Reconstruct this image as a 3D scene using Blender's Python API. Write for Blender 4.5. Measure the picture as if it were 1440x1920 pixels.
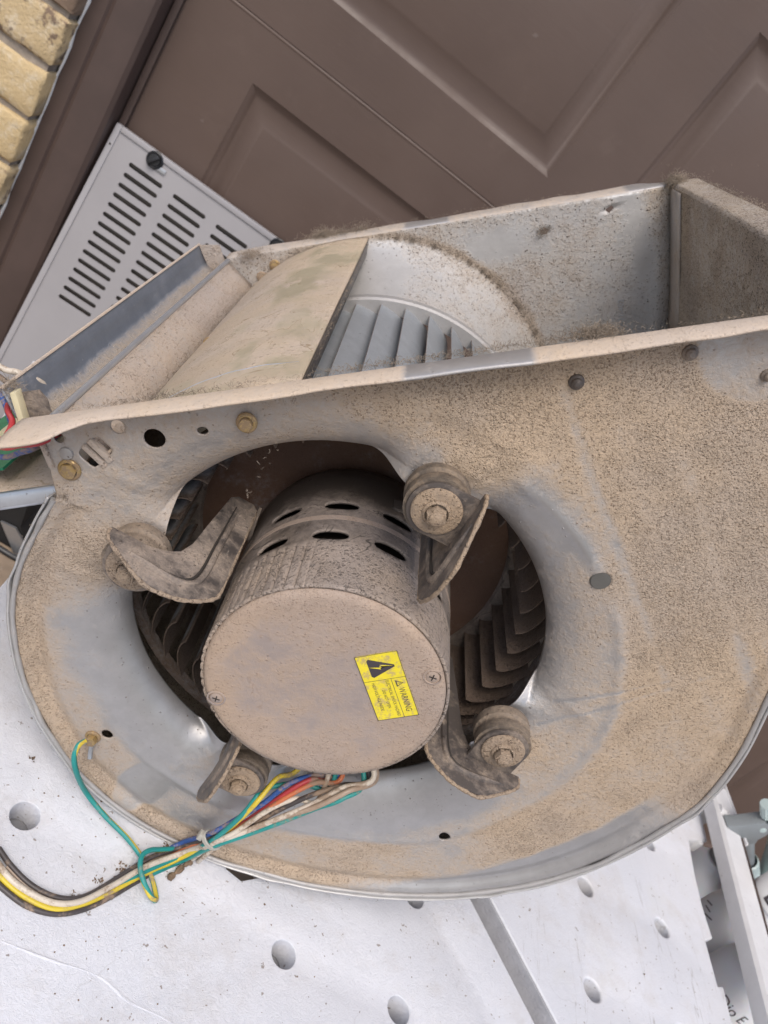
import bpy, bmesh, math, random
import numpy as np
from mathutils import Vector, Matrix
from mathutils.geometry import tessellate_polygon

random.seed(7)
rng = np.random.default_rng(11)
for o in list(bpy.data.objects):
    bpy.data.objects.remove(o)
SC = bpy.context.scene
COL = SC.collection
EYE = 1.276                      # height of the lens above the driveway

# ------------------------------------------------------------------ camera
cam_d = bpy.data.cameras.new('camera')
cam = bpy.data.objects.new('camera', cam_d)
COL.objects.link(cam)
RX = Vector((0.8144, 0.0764, 0.5753))      # picture right
DN = Vector((0.5307, -0.5031, -0.6820))    # picture down
FW = Vector((0.2374, 0.8609, -0.4500))     # into the picture
FW.normalize(); RX = (RX - RX.dot(FW)*FW).normalized(); DN = FW.cross(RX)
cam.matrix_world = Matrix(((RX.x, -DN.x, -FW.x, 0), (RX.y, -DN.y, -FW.y, 0), (RX.z, -DN.z, -FW.z, EYE), (0, 0, 0, 1)))
cam_d.sensor_fit = 'VERTICAL'
cam_d.sensor_height = 24.0
cam_d.lens = 24.0*1450/1920
cam_d.clip_start = 0.01
cam_d.clip_end = 500
cam_d.dof.use_dof = True
cam_d.dof.focus_distance = 0.44
cam_d.dof.aperture_fstop = 10.0
SC.camera = cam

# ------------------------------------------------------------------ light
SUN_EL, SUN_AZ = math.radians(56), math.radians(193)   # azimuth from +Y, clockwise
world = bpy.data.worlds.new('World')
SC.world = world
world.use_nodes = True
wn = world.node_tree
wn.nodes.clear()
sky = wn.nodes.new('ShaderNodeTexSky')
sky.sky_type = 'NISHITA'
sky.sun_disc = False
sky.sun_elevation = SUN_EL
sky.sun_rotation = SUN_AZ
sky.air_density = 1.0
sky.dust_density = 3.0
sky.ozone_density = 1.0
bg = wn.nodes.new('ShaderNodeBackground')
bg.inputs['Strength'].default_value = 0.15
wo = wn.nodes.new('ShaderNodeOutputWorld')
wn.links.new(sky.outputs[0], bg.inputs[0])
wn.links.new(bg.outputs[0], wo.inputs[0])
sun_d = bpy.data.lights.new('sun', 'SUN')
sun_d.energy = 1.5
sun_d.angle = math.radians(35)
sun_d.color = (1.0, 0.95, 0.88)
sun = bpy.data.objects.new('sun', sun_d)
COL.objects.link(sun)
sdir = Vector((math.sin(SUN_AZ)*math.cos(SUN_EL), math.cos(SUN_AZ)*math.cos(SUN_EL), math.sin(SUN_EL)))
sun.rotation_euler = sdir.to_track_quat('Z', 'Y').to_euler()
SC.view_settings.view_transform = 'Standard'
SC.view_settings.look = 'None'
SC.view_settings.exposure = 0.30
SC.view_settings.gamma = 1.0
SC.view_settings.use_curve_mapping = False

# ------------------------------------------------------------------ object helpers
def thing(name, label, cat, loc, group=None, rot=None):
    o = bpy.data.objects.new(name, None)
    COL.objects.link(o)
    if rot is not None:
        m = rot.to_4x4(); m.translation = Vector(loc); o.matrix_world = m
    else:
        o.location = loc
    o.empty_display_size = 0.05
    o['label'] = label; o['category'] = cat
    if group: o['group'] = group
    return o

def tag(o, label=None, cat=None, group=None, kind=None):
    for k, v in (('label', label), ('category', cat), ('group', group), ('kind', kind)):
        if v: o[k] = v
    return o

def mesh_of(name, verts, faces, mat, smooth=30):
    me = bpy.data.meshes.new(name)
    me.from_pydata([tuple(map(float, v)) for v in verts], [], [tuple(map(int, f)) for f in faces])
    if mat: me.materials.append(mat)
    if smooth:
        me.shade_smooth()
        me.set_sharp_from_angle(angle=math.radians(smooth))
    return me

def link(name, me, parent=None, loc=(0, 0, 0)):
    o = bpy.data.objects.new(name, me)
    COL.objects.link(o)
    if parent: o.parent = parent
    o.location = loc
    return o

class MB:
    """collects shapes, then links them as one mesh; off is subtracted from every point"""
    def __init__(s, off=(0, 0, 0)):
        s.v = []; s.f = []; s.off = np.array(off, float)
    def add(s, v, f):
        n = len(s.v)
        s.v += [tuple(np.asarray(p, float)-s.off) for p in v]
        s.f += [tuple(i+n for i in q) for q in f]
        return s
    def box(s, lo, hi, bevel=0.0, fn=None):
        bm = bmesh.new()
        bmesh.ops.create_cube(bm, size=1)
        lo = np.array(lo, float); hi = np.array(hi, float)
        for v in bm.verts:
            v.co = Vector(((lo+hi)/2 + np.array(v.co)*(hi-lo)))
        if bevel: bmesh.ops.bevel(bm, geom=bm.edges[:], offset=bevel, segments=2, profile=.6, affect='EDGES')
        bm.verts.index_update()
        vs = [tuple(v.co) for v in bm.verts]
        if fn: vs = [fn(*p) for p in vs]
        s.add(vs, [[v.index for v in f.verts] for f in bm.faces])
        bm.free(); return s
    def tube(s, pts, r, n=10, smooth=6, caps=True, rfun=None):
        P = catmull(np.array(pts, float), smooth) if smooth > 1 else np.array(pts, float)
        T = np.gradient(P, axis=0); T /= np.linalg.norm(T, axis=1)[:, None]+1e-12
        a = np.array((0, 0, 1.)) if abs(T[0][2]) < .9 else np.array((1., 0, 0))
        N = np.cross(T[0], a); N /= np.linalg.norm(N)
        vs, fs = [], []
        for i, p in enumerate(P):
            if i:
                N = N - T[i]*N.dot(T[i]); N /= np.linalg.norm(N)
            B = np.cross(T[i], N)
            rr = r if rfun is None else rfun(i/(len(P)-1))*r
            for k in range(n):
                t = 2*math.pi*k/n
                vs.append(p + rr*(math.cos(t)*N + math.sin(t)*B))
        for i in range(len(P)-1):
            for k in range(n):
                fs.append((i*n+k, i*n+(k+1) % n, (i+1)*n+(k+1) % n, (i+1)*n+k))
        if caps:
            fs.append(tuple(range(n))[::-1]); fs.append(tuple((len(P)-1)*n+k for k in range(n)))
        return s.add(vs, fs)
    def lathe(s, prof, n=48, fn=None, arc=(0, 2*math.pi)):
        """prof: (radius, height) about +z; fn maps (x,y,z)"""
        vs, fs = [], []
        full = abs(arc[1]-arc[0]-2*math.pi) < 1e-6
        m = n if full else n+1
        for r, h in prof:
            for k in range(m):
                t = arc[0]+(arc[1]-arc[0])*k/n
                p = (r*math.cos(t), r*math.sin(t), h)
                vs.append(fn(*p) if fn else p)
        for i in range(len(prof)-1):
            for k in range(n):
                k2 = (k+1) % m
                fs.append((i*m+k, i*m+k2, (i+1)*m+k2, (i+1)*m+k))
        return s.add(vs, fs)
    def prism(s, poly, fn, h0, h1, bevel=0.0):
        """flat outline poly [(a,b)] between heights h0,h1; fn(a,b,h)"""
        bm = bmesh.new()
        bv = [bm.verts.new((a, b, h0)) for a, b in poly]
        f = bm.faces.new(bv)
        r = bmesh.ops.extrude_face_region(bm, geom=[f])
        for g in r['geom']:
            if isinstance(g, bmesh.types.BMVert): g.co.z = h1
        bmesh.ops.recalc_face_normals(bm, faces=bm.faces)
        if bevel: bmesh.ops.bevel(bm, geom=[e for e in bm.edges if abs(e.verts[0].co.z-e.verts[1].co.z) < 1e-9], offset=bevel, segments=2, profile=.6, affect='EDGES')
        bmesh.ops.triangulate(bm, faces=[f for f in bm.faces if len(f.verts) > 4])
        bm.verts.index_update()
        s.add([fn(*v.co) for v in bm.verts], [[v.index for v in q.verts] for q in bm.faces])
        bm.free(); return s
    def build(s, name, mat, parent=None, smooth=30, loc=(0, 0, 0)):
        return link(name, mesh_of(name, s.v, s.f, mat, smooth), parent, loc)

def catmull(P, k):
    if len(P) < 3: return np.array([P[0]+(P[-1]-P[0])*t for t in np.linspace(0, 1, k+1)])
    Q = np.vstack([2*P[0]-P[1], P, 2*P[-1]-P[-2]]); out = []
    for i in range(1, len(Q)-2):
        a, b, c, d = Q[i-1], Q[i], Q[i+1], Q[i+2]
        for j in range(k):
            t = j/k
            out.append(.5*((2*b)+(c-a)*t+(2*a-5*b+4*c-d)*t*t+(-a+3*b-3*c+d)*t**3))
    out.append(P[-1]); return np.array(out)

def plate(name, outline, holes, depth, mat, parent=None, bevel=0.0, fn=None, off=(0, 0, 0), smooth=30, res=2):
    """a sheet with real holes: a filled 2D curve, extruded; fn maps (a,b,h) of the sheet into place"""
    cu = bpy.data.curves.new('c', 'CURVE'); cu.dimensions = '2D'; cu.fill_mode = 'BOTH'
    cu.extrude = max(depth/2-bevel, 0); cu.bevel_depth = bevel; cu.bevel_resolution = res
    if bevel: cu.offset = -bevel
    for ring in [outline]+list(holes):
        sp = cu.splines.new('POLY'); sp.points.add(len(ring)-1); sp.use_cyclic_u = True
        for p, q in zip(sp.points, ring): p.co = (q[0], q[1], 0, 1)
    t = bpy.data.objects.new('t', cu); COL.objects.link(t)
    dg = bpy.context.evaluated_depsgraph_get()
    me = bpy.data.meshes.new_from_object(t.evaluated_get(dg))
    bpy.data.objects.remove(t); bpy.data.curves.remove(cu)
    me.name = name
    off = np.array(off, float)
    if fn:
        for v in me.vertices: v.co = Vector(np.array(fn(*v.co), float)-off)
    me.materials.clear(); me.materials.append(mat)
    bm = bmesh.new(); bm.from_mesh(me); bmesh.ops.remove_doubles(bm, verts=bm.verts, dist=1e-6)
    bmesh.ops.recalc_face_normals(bm, faces=bm.faces); bm.to_mesh(me); bm.free()
    me.shade_smooth(); me.set_sharp_from_angle(angle=math.radians(smooth))
    return link(name, me, parent)

def text_mesh(txt, size, extrude=0.0, align='LEFT'):
    cu = bpy.data.curves.new('t', 'FONT'); cu.body = txt; cu.size = size; cu.extrude = extrude
    cu.align_x = align; cu.resolution_u = 3
    t = bpy.data.objects.new('t', cu); COL.objects.link(t)
    dg = bpy.context.evaluated_depsgraph_get()
    me = bpy.data.meshes.new_from_object(t.evaluated_get(dg))
    vs = [tuple(v.co) for v in me.vertices]; fs = [tuple(p.vertices) for p in me.polygons]
    bpy.data.objects.remove(t); bpy.data.curves.remove(cu); bpy.data.meshes.remove(me)
    return vs, fs

def circle(cx, cy, r, n=24, ry=None, rot=0):
    ry = ry or r; c, s = math.cos(rot), math.sin(rot); out = []
    for k in range(n):
        t = 2*math.pi*k/n; a, b = r*math.cos(t), ry*math.sin(t)
        out.append((cx+a*c-b*s, cy+a*s+b*c))
    return out

def slot(cx, cy, L, H, n=6):
    out = []; r = H/2
    for k in range(n+1):
        t = -math.pi/2+math.pi*k/n; out.append((cx+L/2-r+r*math.cos(t), cy+r*math.sin(t)))
    for k in range(n+1):
        t = math.pi/2+math.pi*k/n; out.append((cx-L/2+r+r*math.cos(t), cy+r*math.sin(t)))
    return out

_tab = rng.random((256, 256))
def vnoise(x, y):
    x = np.asarray(x, float); y = np.asarray(y, float)
    xi = np.floor(x).astype(int); yi = np.floor(y).astype(int); fx = x-xi; fy = y-yi
    fx = fx*fx*(3-2*fx); fy = fy*fy*(3-2*fy)
    g = lambda a, b: _tab[a % 256, b % 256]
    return (g(xi, yi)*(1-fx)+g(xi+1, yi)*fx)*(1-fy)+(g(xi, yi+1)*(1-fx)+g(xi+1, yi+1)*fx)*fy
def fbm(x, y, o=4):
    s = 0; a = .5
    for i in range(o):
        s = s+a*vnoise(np.asarray(x)*2**i+17*i, np.asarray(y)*2**i+31*i); a *= .5
    return s/(1-.5**o)
def sst(a, b, x):
    t = np.clip((np.asarray(x, float)-a)/(b-a), 0, 1); return t*t*(3-2*t)

# ------------------------------------------------------------------ materials
class NT:
    def __init__(s, name):
        s.m = bpy.data.materials.new(name); s.m.use_nodes = True
        s.t = s.m.node_tree; s.t.nodes.clear()
        s.out = s.n('OutputMaterial'); s.b = s.n('BsdfPrincipled'); s.l(s.b.outputs[0], s.out.inputs[0])
        s.co = s.n('TexCoord').outputs['Object']
    def n(s, typ, **kw):
        x = s.t.nodes.new('ShaderNode'+typ)
        for k, v in kw.items(): setattr(x, k, v)
        return x
    def l(s, a, b): s.t.links.new(a, b)
    def put(s, sock, v):
        if isinstance(v, bpy.types.NodeSocket): s.l(v, sock)
        elif isinstance(v, (tuple, list)) and len(v) == 3 and sock.type == 'RGBA': sock.default_value = (*v, 1)
        else: sock.default_value = v
    def noise(s, scale, detail=4, rough=.6, co=None, stretch=None, dist=0):
        co = co or s.co
        if stretch:
            mp = s.n('Mapping'); s.l(co, mp.inputs[0]); mp.inputs['Scale'].default_value = stretch; co = mp.outputs[0]
        x = s.n('TexNoise'); s.l(co, x.inputs['Vector']); x.inputs['Scale'].default_value = scale
        x.inputs['Detail'].default_value = detail; x.inputs['Roughness'].default_value = rough
        x.inputs['Distortion'].default_value = dist
        return x.outputs[0]
    def vor(s, scale, feature='F1', out='Distance', co=None, rnd=1):
        x = s.n('TexVoronoi', feature=feature); s.l(co or s.co, x.inputs['Vector']); x.inputs['Scale'].default_value = scale
        x.inputs['Randomness'].default_value = rnd
        return x.outputs[out]
    def math(s, op, a, b=0.0, c=0.0, clamp=False):
        x = s.n('Math', operation=op); x.use_clamp = clamp
        s.put(x.inputs[0], a); s.put(x.inputs[1], b); s.put(x.inputs[2], c); return x.outputs[0]
    def rng(s, v, a, b, c=0.0, d=1.0, smooth=True):
        x = s.n('MapRange'); x.interpolation_type = 'SMOOTHSTEP' if smooth else 'LINEAR'
        s.put(x.inputs[0], v); x.inputs[1].default_value = a; x.inputs[2].default_value = b
        s.put(x.inputs[3], c); s.put(x.inputs[4], d); return x.outputs[0]
    def mix(s, f, a, b, blend='MIX'):
        x = s.n('Mix', data_type='RGBA', blend_type=blend)
        s.put(x.inputs[0], f); s.put(x.inputs[6], a); s.put(x.inputs[7], b); return x.outputs[2]
    def attr(s, name): return s.n('Attribute', attribute_name=name).outputs['Fac']
    def bump(s, h, strength=.3, dist=.001, normal=None):
        x = s.n('Bump'); s.put(x.inputs['Height'], h); x.inputs['Strength'].default_value = strength
        x.inputs['Distance'].default_value = dist
        if normal is not None: s.l(normal, x.inputs['Normal'])
        return x.outputs[0]
    def fin(s, color=None, rough=None, metal=None, normal=None, **kw):
        for k, v in (('Base Color', color), ('Roughness', rough), ('Metallic', metal), ('Normal', normal)):
            if v is not None: s.put(s.b.inputs[k], v)
        for k, v in kw.items(): s.put(s.b.inputs[k.replace('_', ' ')], v)
        return s.m

def plain(name, color, rough=.5, metal=0.0, var=.12, scale=30, bump=.15, bscale=300, bdist=.0004, dirt=None, dirtamt=.5, **kw):
    t = NT(name)
    n1 = t.noise(scale, 5)
    c = t.mix(t.rng(n1, .3, .7), tuple(x*(1-var) for x in color), tuple(min(1, x*(1+var)) for x in color))
    r = rough
    if dirt:
        f = t.math('MULTIPLY', t.rng(t.math('ADD', t.noise(scale*1.7, 6, .7), t.math('MULTIPLY', t.noise(scale*12, 3), .25)), (.80-.25*dirtamt), (.96-.25*dirtamt)), .9)
        c = t.mix(f, c, dirt); r = t.math('ADD', t.math('MULTIPLY', f, .95-rough), rough)
    nb = t.bump(t.noise(bscale, 3), bump, bdist)
    return t.fin(c, r, metal, nb, **kw)

def dusty(name, base=.4, metal_c=(.395, .395, .40), dust_c=(.475, .362, .255), dark_c=(.21, .135, .08), grain=800, gb=.8, rough=.36, metallic=.78, spread=1.0, fleck=.55, zinc=True, contour=0.0, film=.20, wormy=.40, cb=0.0):
    """sheet steel under caked dust. 'dust' attribute (0..1, modelled per surface; on the motor shell it also paints shade) adds to base"""
    t = NT(name)
    big = t.noise(9, 5, .62); mid = t.noise(48, 6, .68); fine = t.noise(300, 4, .7)
    amt = t.math('ADD', t.attr('dust'), base)
    amt = t.math('ADD', amt, t.math('MULTIPLY', t.math('SUBTRACT', big, .5), 1.0*spread))
    amt = t.math('ADD', amt, t.math('MULTIPLY', t.math('SUBTRACT', mid, .5), 1.0*spread))
    amtf = t.math('ADD', amt, t.math('MULTIPLY', t.math('SUBTRACT', fine, .5), .6))
    f = t.math('MAXIMUM', t.rng(amtf, -.05, .92), film)
    mc = t.mix(t.rng(mid, .35, .7), metal_c, tuple(x*1.15 for x in metal_c))
    if zinc:
        sp = t.n('TexVoronoi'); t.l(t.co, sp.inputs['Vector']); sp.inputs['Scale'].default_value = 150
        mc = t.mix(t.math('MULTIPLY', t.rng(sp.outputs['Color'], .2, .9), .14), mc, tuple(x*1.3 for x in metal_c))
    dc = t.mix(t.rng(big, .36, .66), dust_c, (dust_c[0]*.90, dust_c[1]*.95, dust_c[2]*1.06))
    dc = t.mix(t.math('MULTIPLY', t.rng(mid, .42, .70), .30), dc, tuple(x*.72 for x in dust_c))
    c = t.mix(f, mc, dc)
    h = 0.0
    for i, (sc, dens, wt) in enumerate(((grain, 1.0, 1.0), (grain*2.1, .9, .55))):
        v = t.n('TexVoronoi'); t.l(t.co, v.inputs['Vector']); v.inputs['Scale'].default_value = sc
        cell = t.n('SeparateColor'); t.l(v.outputs['Color'], cell.inputs[0])
        need = t.rng(t.math('ADD', amtf, cb), .50, 1.25, .985, .10, smooth=False)          # few crumbs on bare metal, many on a heavy coat
        on = t.math('GREATER_THAN', cell.outputs[0], need)
        size = t.math('ADD', .22, t.math('MULTIPLY', cell.outputs[1], .38))
        blob = t.math('MULTIPLY', on, t.rng(t.math('DIVIDE', v.outputs['Distance'], size), 1.0, .45))
        tint = t.math('MULTIPLY', blob, t.math('MULTIPLY', t.math('ADD', .25, t.math('MULTIPLY', cell.outputs[2], .75)), fleck))
        c = t.mix(tint, c, dark_c)
        h = t.math('ADD', h, t.math('MULTIPLY', blob, wt))
    worm = t.noise(grain*.95, 2, .5, dist=.3)
    hv = t.math('MULTIPLY', t.rng(amtf, .55, 1.2), t.rng(t.noise(17, 4, .65), .34, .60, .15, 1.0))
    c = t.mix(t.math('MULTIPLY', t.math('MULTIPLY', t.rng(worm, .44, .30), hv), .62*fleck*wormy), c, dark_c)
    h = t.math('ADD', h, t.math('MULTIPLY', t.math('MULTIPLY', t.rng(worm, .34, .64), hv), 1.0*wormy))
    if contour:
        cn = t.noise(26, 3, .55, dist=.8)
        ln = t.math('MULTIPLY', t.rng(t.math('ABSOLUTE', t.math('SUBTRACT', cn, .47)), .010, .001), t.rng(mid, .38, .6))
        c = t.mix(t.math('MULTIPLY', ln, contour), c, dark_c)
        c = t.mix(t.math('MULTIPLY', t.rng(cn, .47, .50), .16*contour), c, dark_c)
    r = t.math('ADD', rough, t.math('MULTIPLY', f, .95-rough)); r = t.math('ADD', r, t.math('MULTIPLY', t.math('SUBTRACT', fine, .5), .2))
    me = t.math('MULTIPLY', t.math('SUBTRACT', 1.0, f), metallic)
    h = t.math('ADD', h, t.math('MULTIPLY', t.math('MULTIPLY', fine, f), 1.1))
    nb = t.bump(h, gb, .0011)
    nb = t.bump(t.noise(34, 3), .05, .004, nb)
    return t.fin(c, r, me, nb)

M = {}
M['panel'] = dusty('dusty_sheet_steel', base=0.06, film=.10)
M['inside'] = dusty('dusty_sheet_steel_inside', base=.26, fleck=.95, metal_c=(.50, .50, .50), dust_c=(.42, .34, .26), dark_c=(.085, .06, .04), grain=600, film=.18, cb=.30, metallic=.45)
M['flange'] = dusty('dusty_flange', base=.70, dust_c=(.60, .475, .355), grain=520, fleck=.22, gb=.4, spread=.8, wormy=0.25)
M['cutoff'] = dusty('dusty_cutoff', base=.80, metal_c=(.36, .32, .22), metallic=.05, zinc=False, dust_c=(.56, .44, .325), dark_c=(.27, .20, .12), grain=330, gb=.5, fleck=.4, contour=.8, wormy=0.15)
M['upright'] = dusty('dusty_upright', base=.75, dust_c=(.47, .375, .29), dark_c=(.25, .17, .11), grain=520, fleck=.45, wormy=0.35)
M['channel'] = dusty('dusty_channel', base=.05, metal_c=(.24, .275, .33), dust_c=(.40, .325, .25), dark_c=(.50, .44, .36), rough=.5, spread=.8, film=.05)
M['hem'] = dusty('clean_hem', base=-.2, metal_c=(.52, .55, .60), rough=.36, spread=.6, fleck=.3, film=.05)
M['rim'] = dusty('dull_rim', base=.12, metal_c=(.40, .405, .41), dust_c=(.46, .35, .25), rough=.5, metallic=.6, spread=.9, fleck=.3, film=.2)
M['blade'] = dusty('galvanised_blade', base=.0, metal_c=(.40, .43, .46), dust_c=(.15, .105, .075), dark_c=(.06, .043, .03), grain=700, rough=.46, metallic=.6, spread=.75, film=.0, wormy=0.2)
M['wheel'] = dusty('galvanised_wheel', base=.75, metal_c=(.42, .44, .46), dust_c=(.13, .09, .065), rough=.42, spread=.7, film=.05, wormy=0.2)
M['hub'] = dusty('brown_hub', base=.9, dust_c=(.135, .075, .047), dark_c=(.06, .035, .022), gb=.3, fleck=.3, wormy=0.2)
M['motor'] = dusty('dusty_motor', base=.66, metal_c=(.31, .265, .25), dust_c=(.435, .325, .240), dark_c=(.22, .15, .105), grain=640, gb=.45, spread=1.5, fleck=.4, metallic=.2, contour=.3, wormy=0.22)
M['motor_rear'] = dusty('dusty_shaded_motor_rear', base=.36, metal_c=(.060, .050, .044), dust_c=(.38, .30, .235), dark_c=(.03, .025, .02), grain=420, spread=1.1, fleck=.28, metallic=.2, zinc=False, contour=.7, film=.05, wormy=0.2)  # near-black base, shows towards the rear as painted occlusion
M['bracket'] = dusty('dusty_bracket', base=.32, metal_c=(.050, .046, .048), dust_c=(.42, .325, .24), dark_c=(.10, .075, .06), grain=520, spread=1.7, fleck=.6, metallic=.2, zinc=False, film=.12, wormy=0.3)
M['rubber'] = dusty('dusty_rubber', base=.48, metal_c=(.04, .037, .036), dust_c=(.35, .265, .185), dark_c=(.10, .07, .05), grain=460, spread=1.2, metallic=0, rough=.8, zinc=False, film=.1)
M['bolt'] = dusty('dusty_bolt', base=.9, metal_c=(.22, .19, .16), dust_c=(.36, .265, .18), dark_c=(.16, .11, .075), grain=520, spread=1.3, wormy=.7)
M['brass'] = plain('brass_bolt', (.50, .36, .16), .38, .8, dirt=(.40, .30, .20), dirtamt=1.15, scale=110)
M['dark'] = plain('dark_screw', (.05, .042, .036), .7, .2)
M['copper'] = plain('windings', (.06, .045, .035), .8)
M['plugm'] = plain('grey_plug', (.11, .105, .095), .7)
M['yellow'] = plain('warning_yellow', (.80, .66, .03), .5, var=.05, dirt=(.50, .38, .15), dirtamt=.75, scale=110, bump=.1)
M['ink'] = plain('black_ink', (.055, .045, .05), .7, var=.2)
M['lint'] = plain('grey_lint', (.27, .22, .17), .95, var=.3)
M['dirt'] = plain('brown_dirt', (.17, .115, .075), .95, var=.4, scale=200, bump=.6)

def white_bench(name, grainy):
    t = NT(name)
    n = t.noise(5, 4); n2 = t.noise(40, 5)
    c = t.mix(t.rng(n, .35, .65), (.635, .645, .685), (.69, .695, .73))
    if grainy:
        c = t.mix(t.math('MULTIPLY', t.rng(t.noise(9, 5, .65), .52, .75), .35), c, (.60, .585, .53))
        ln = t.noise(1, 4, .55, stretch=(34, 3.0, 10), dist=.35)
        crack = t.math('MULTIPLY', t.rng(t.math('ABSOLUTE', t.math('SUBTRACT', ln, .5)), .006, .0), t.rng(t.noise(7, 3), .50, .64))
        c = t.mix(t.math('MULTIPLY', crack, .55), c, (.33, .31, .29))
    vc = t.n('TexVoronoi', feature='DISTANCE_TO_EDGE'); vc.inputs['Scale'].default_value = 13
    wob = t.n('Mix', data_type='VECTOR'); wob.inputs[0].default_value = .045
    nz = t.n('TexNoise'); t.l(t.co, nz.inputs['Vector']); nz.inputs['Scale'].default_value = 22; nz.inputs['Detail'].default_value = 4
    t.l(t.co, wob.inputs[4]); t.l(nz.outputs['Color'], wob.inputs[5]); t.l(wob.outputs[1], vc.inputs['Vector'])
    hair = t.math('MULTIPLY', t.rng(vc.outputs[0], .0085, .002), t.rng(t.noise(8, 3), .50, .60))
    c = t.mix(t.math('MULTIPLY', hair, .16), c, (.30, .28, .27))
    film_ = t.rng(t.math('ADD', t.noise(11, 6, .75), t.math('MULTIPLY', n2, .3)), .62, .85)
    c = t.mix(t.math('MULTIPLY', film_, .28), c, (.46, .41, .36))
    spk = t.rng(t.noise(210, 2, .5), .705, .735)
    c = t.mix(t.math('MULTIPLY', spk, .75), c, (.22, .17, .13))
    smud = t.rng(t.math('ADD', t.noise(6.5, 6, .72), t.math('MULTIPLY', n2, .2)), .68, .86)
    c = t.mix(t.math('MULTIPLY', smud, .30), c, (.50, .46, .42))
    h = t.math('ADD', t.math('MULTIPLY', t.noise(420, 5, .75, dist=.5), 1.0), t.math('MULTIPLY', t.rng(t.math('ABSOLUTE', t.math('SUBTRACT', t.noise(260, 3, .6, dist=1.2), .5)), .0, .06), .55))
    nb = t.bump(h, .46 if not grainy else .36, .0010)
    nb = t.bump(t.noise(22, 4, .6, dist=.6), .28, .003, nb)
    return t.fin(c, .62, 0.0, nb)
M['bench_l'] = white_bench('white_bench_rough', False)
M['bench_r'] = white_bench('white_bench_wood', True)
M['groove'] = plain('shade_grey_groove', (.37, .37, .39), .8, var=.12, scale=40, bump=.7, bscale=420, bdist=.0012)  # darker than the boards to paint shade on the groove wall
M['under'] = plain('shade_grey_board', (.24, .24, .25), .75, var=.12, scale=25, bump=.5)  # dark grey paints the shade seen down the dog holes and groove
M['rail'] = plain('white_gloss_paint', (.68, .675, .68), .4, var=.03, dirt=(.35, .31, .28), dirtamt=.22, scale=60, bump=.12, bscale=60)

def door_paint():
    t = NT('brown_door_paint')
    n = t.noise(3, 4); g = t.noise(1, 4, .6, stretch=(14, 200, 160))
    c = t.mix(t.rng(n, .3, .7), (.096, .064, .051), (.114, .077, .061))
    c = t.mix(t.math('MULTIPLY', t.rng(t.noise(14, 6, .7), .55, .8), .25), c, (.19, .14, .115))
    c = t.mix(t.math('MULTIPLY', t.rng(t.noise(1, 2, .5, stretch=(30, 4, 90)), .74, .78), .25), c, (.26, .22, .2))
    nb = t.bump(g, .13, .0012)
    nb = t.bump(t.noise(9, 3), .12, .004, nb)
    return t.fin(c, t.rng(t.noise(11, 5, .7), .3, .7, .42, .62), 0, nb, Specular_IOR_Level=.45)
M['door'] = door_paint()
M['trim'] = plain('brown_trim_paint', (.080, .054, .046), .55, var=.1, scale=12, bump=.15, bscale=40, dirt=(.15, .12, .11), dirtamt=-.1)
M['gap'] = plain('black_gasket', (.012, .011, .011), .8)
M['ventpaint'] = plain('grey_white_enamel', (.335, .322, .330), .34, var=.05, scale=6, bump=.04)
M['ventdark'] = plain('louvre_back', (.10, .09, .08), .6)
M['knob'] = plain('black_plastic', (.016, .016, .018), .35)
M['steel'] = plain('steel', (.42, .43, .45), .35, .8)

def brick_mat():
    t = NT('yellow_brick')
    oi = t.n('ObjectInfo').outputs['Random']
    c = t.mix(oi, (.60, .45, .24), (.52, .40, .24))
    c = t.mix(t.math('MULTIPLY', t.rng(t.noise(45, 6, .7), .45, .68), .7), c, (.70, .61, .46))
    nz = t.noise(16, 6, .72)
    th = t.math('ADD', nz, t.math('MULTIPLY', t.math('SUBTRACT', oi, .5), .55))
    c = t.mix(t.math('MULTIPLY', t.rng(th, .53, .61), .9), c, (.17, .115, .085))
    h = t.math('ADD', t.noise(60, 6, .7), t.math('MULTIPLY', t.noise(300, 4), .5))
    return t.fin(c, .92, 0, t.bump(h, .7, .004))
M['brick'] = brick_mat()
M['mortar'] = plain('mortar', (.36, .31, .26), .95, var=.2, scale=40, bump=.8, bscale=200, bdist=.002)
M['ground'] = plain('concrete_drive', (.27, .23, .19), .95, var=.25, scale=6, bump=.6, bscale=120, bdist=.003, dirt=(.17, .12, .085), dirtamt=.3)
M['ply'] = plain('plywood', (.42, .27, .13), .7, var=.15, scale=9, bump=.2)
M['dusty_wood'] = plain('dusty_board', (.33, .25, .18), .9, var=.25, scale=14, bump=.5, dirt=(.12, .08, .06), dirtamt=.25)
M['card'] = plain('cardboard', (.42, .28, .15), .85, var=.08, scale=20, bump=.2)
def milky(name, c, tr):
    return plain(name, c, .32, var=.03, scale=8, bump=.03, Subsurface_Weight=.25, Subsurface_Scale=.01, Transmission_Weight=tr)
M['jug'] = milky('milky_plastic', (.80, .82, .85), 0.0)
M['cap'] = plain('white_cap', (.78, .78, .77), .4, var=.03, bump=.05)
M['mint'] = plain('pale_mint_plastic', (.44, .53, .52), .38, var=.04, bump=.05)
M['greyp'] = plain('grey_plastic', (.22, .24, .25), .4, var=.05, bump=.05)
M['paper'] = plain('white_label', (.76, .76, .78), .6, var=.02)
M['redp'] = plain('red_print', (.68, .02, .025), .5)
M['pcb'] = plain('green_board', (.015, .17, .085), .45, var=.15, scale=200)
M['conn'] = plain('cream_connector', (.62, .55, .36), .5, var=.08, dirt=(.35, .26, .18), dirtamt=.1)
def wirem(name, c, d=.25): return plain(name, c, .45, var=.08, scale=38, bump=.1, dirt=(.30, .215, .15), dirtamt=d)
M['w_yellow'] = wirem('yellow_insulation', (.60, .46, .04), .75)
M['w_blue'] = wirem('blue_insulation', (.025, .08, .27), .8)
M['w_orange'] = wirem('orange_insulation', (.52, .15, .06), .8)
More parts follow.
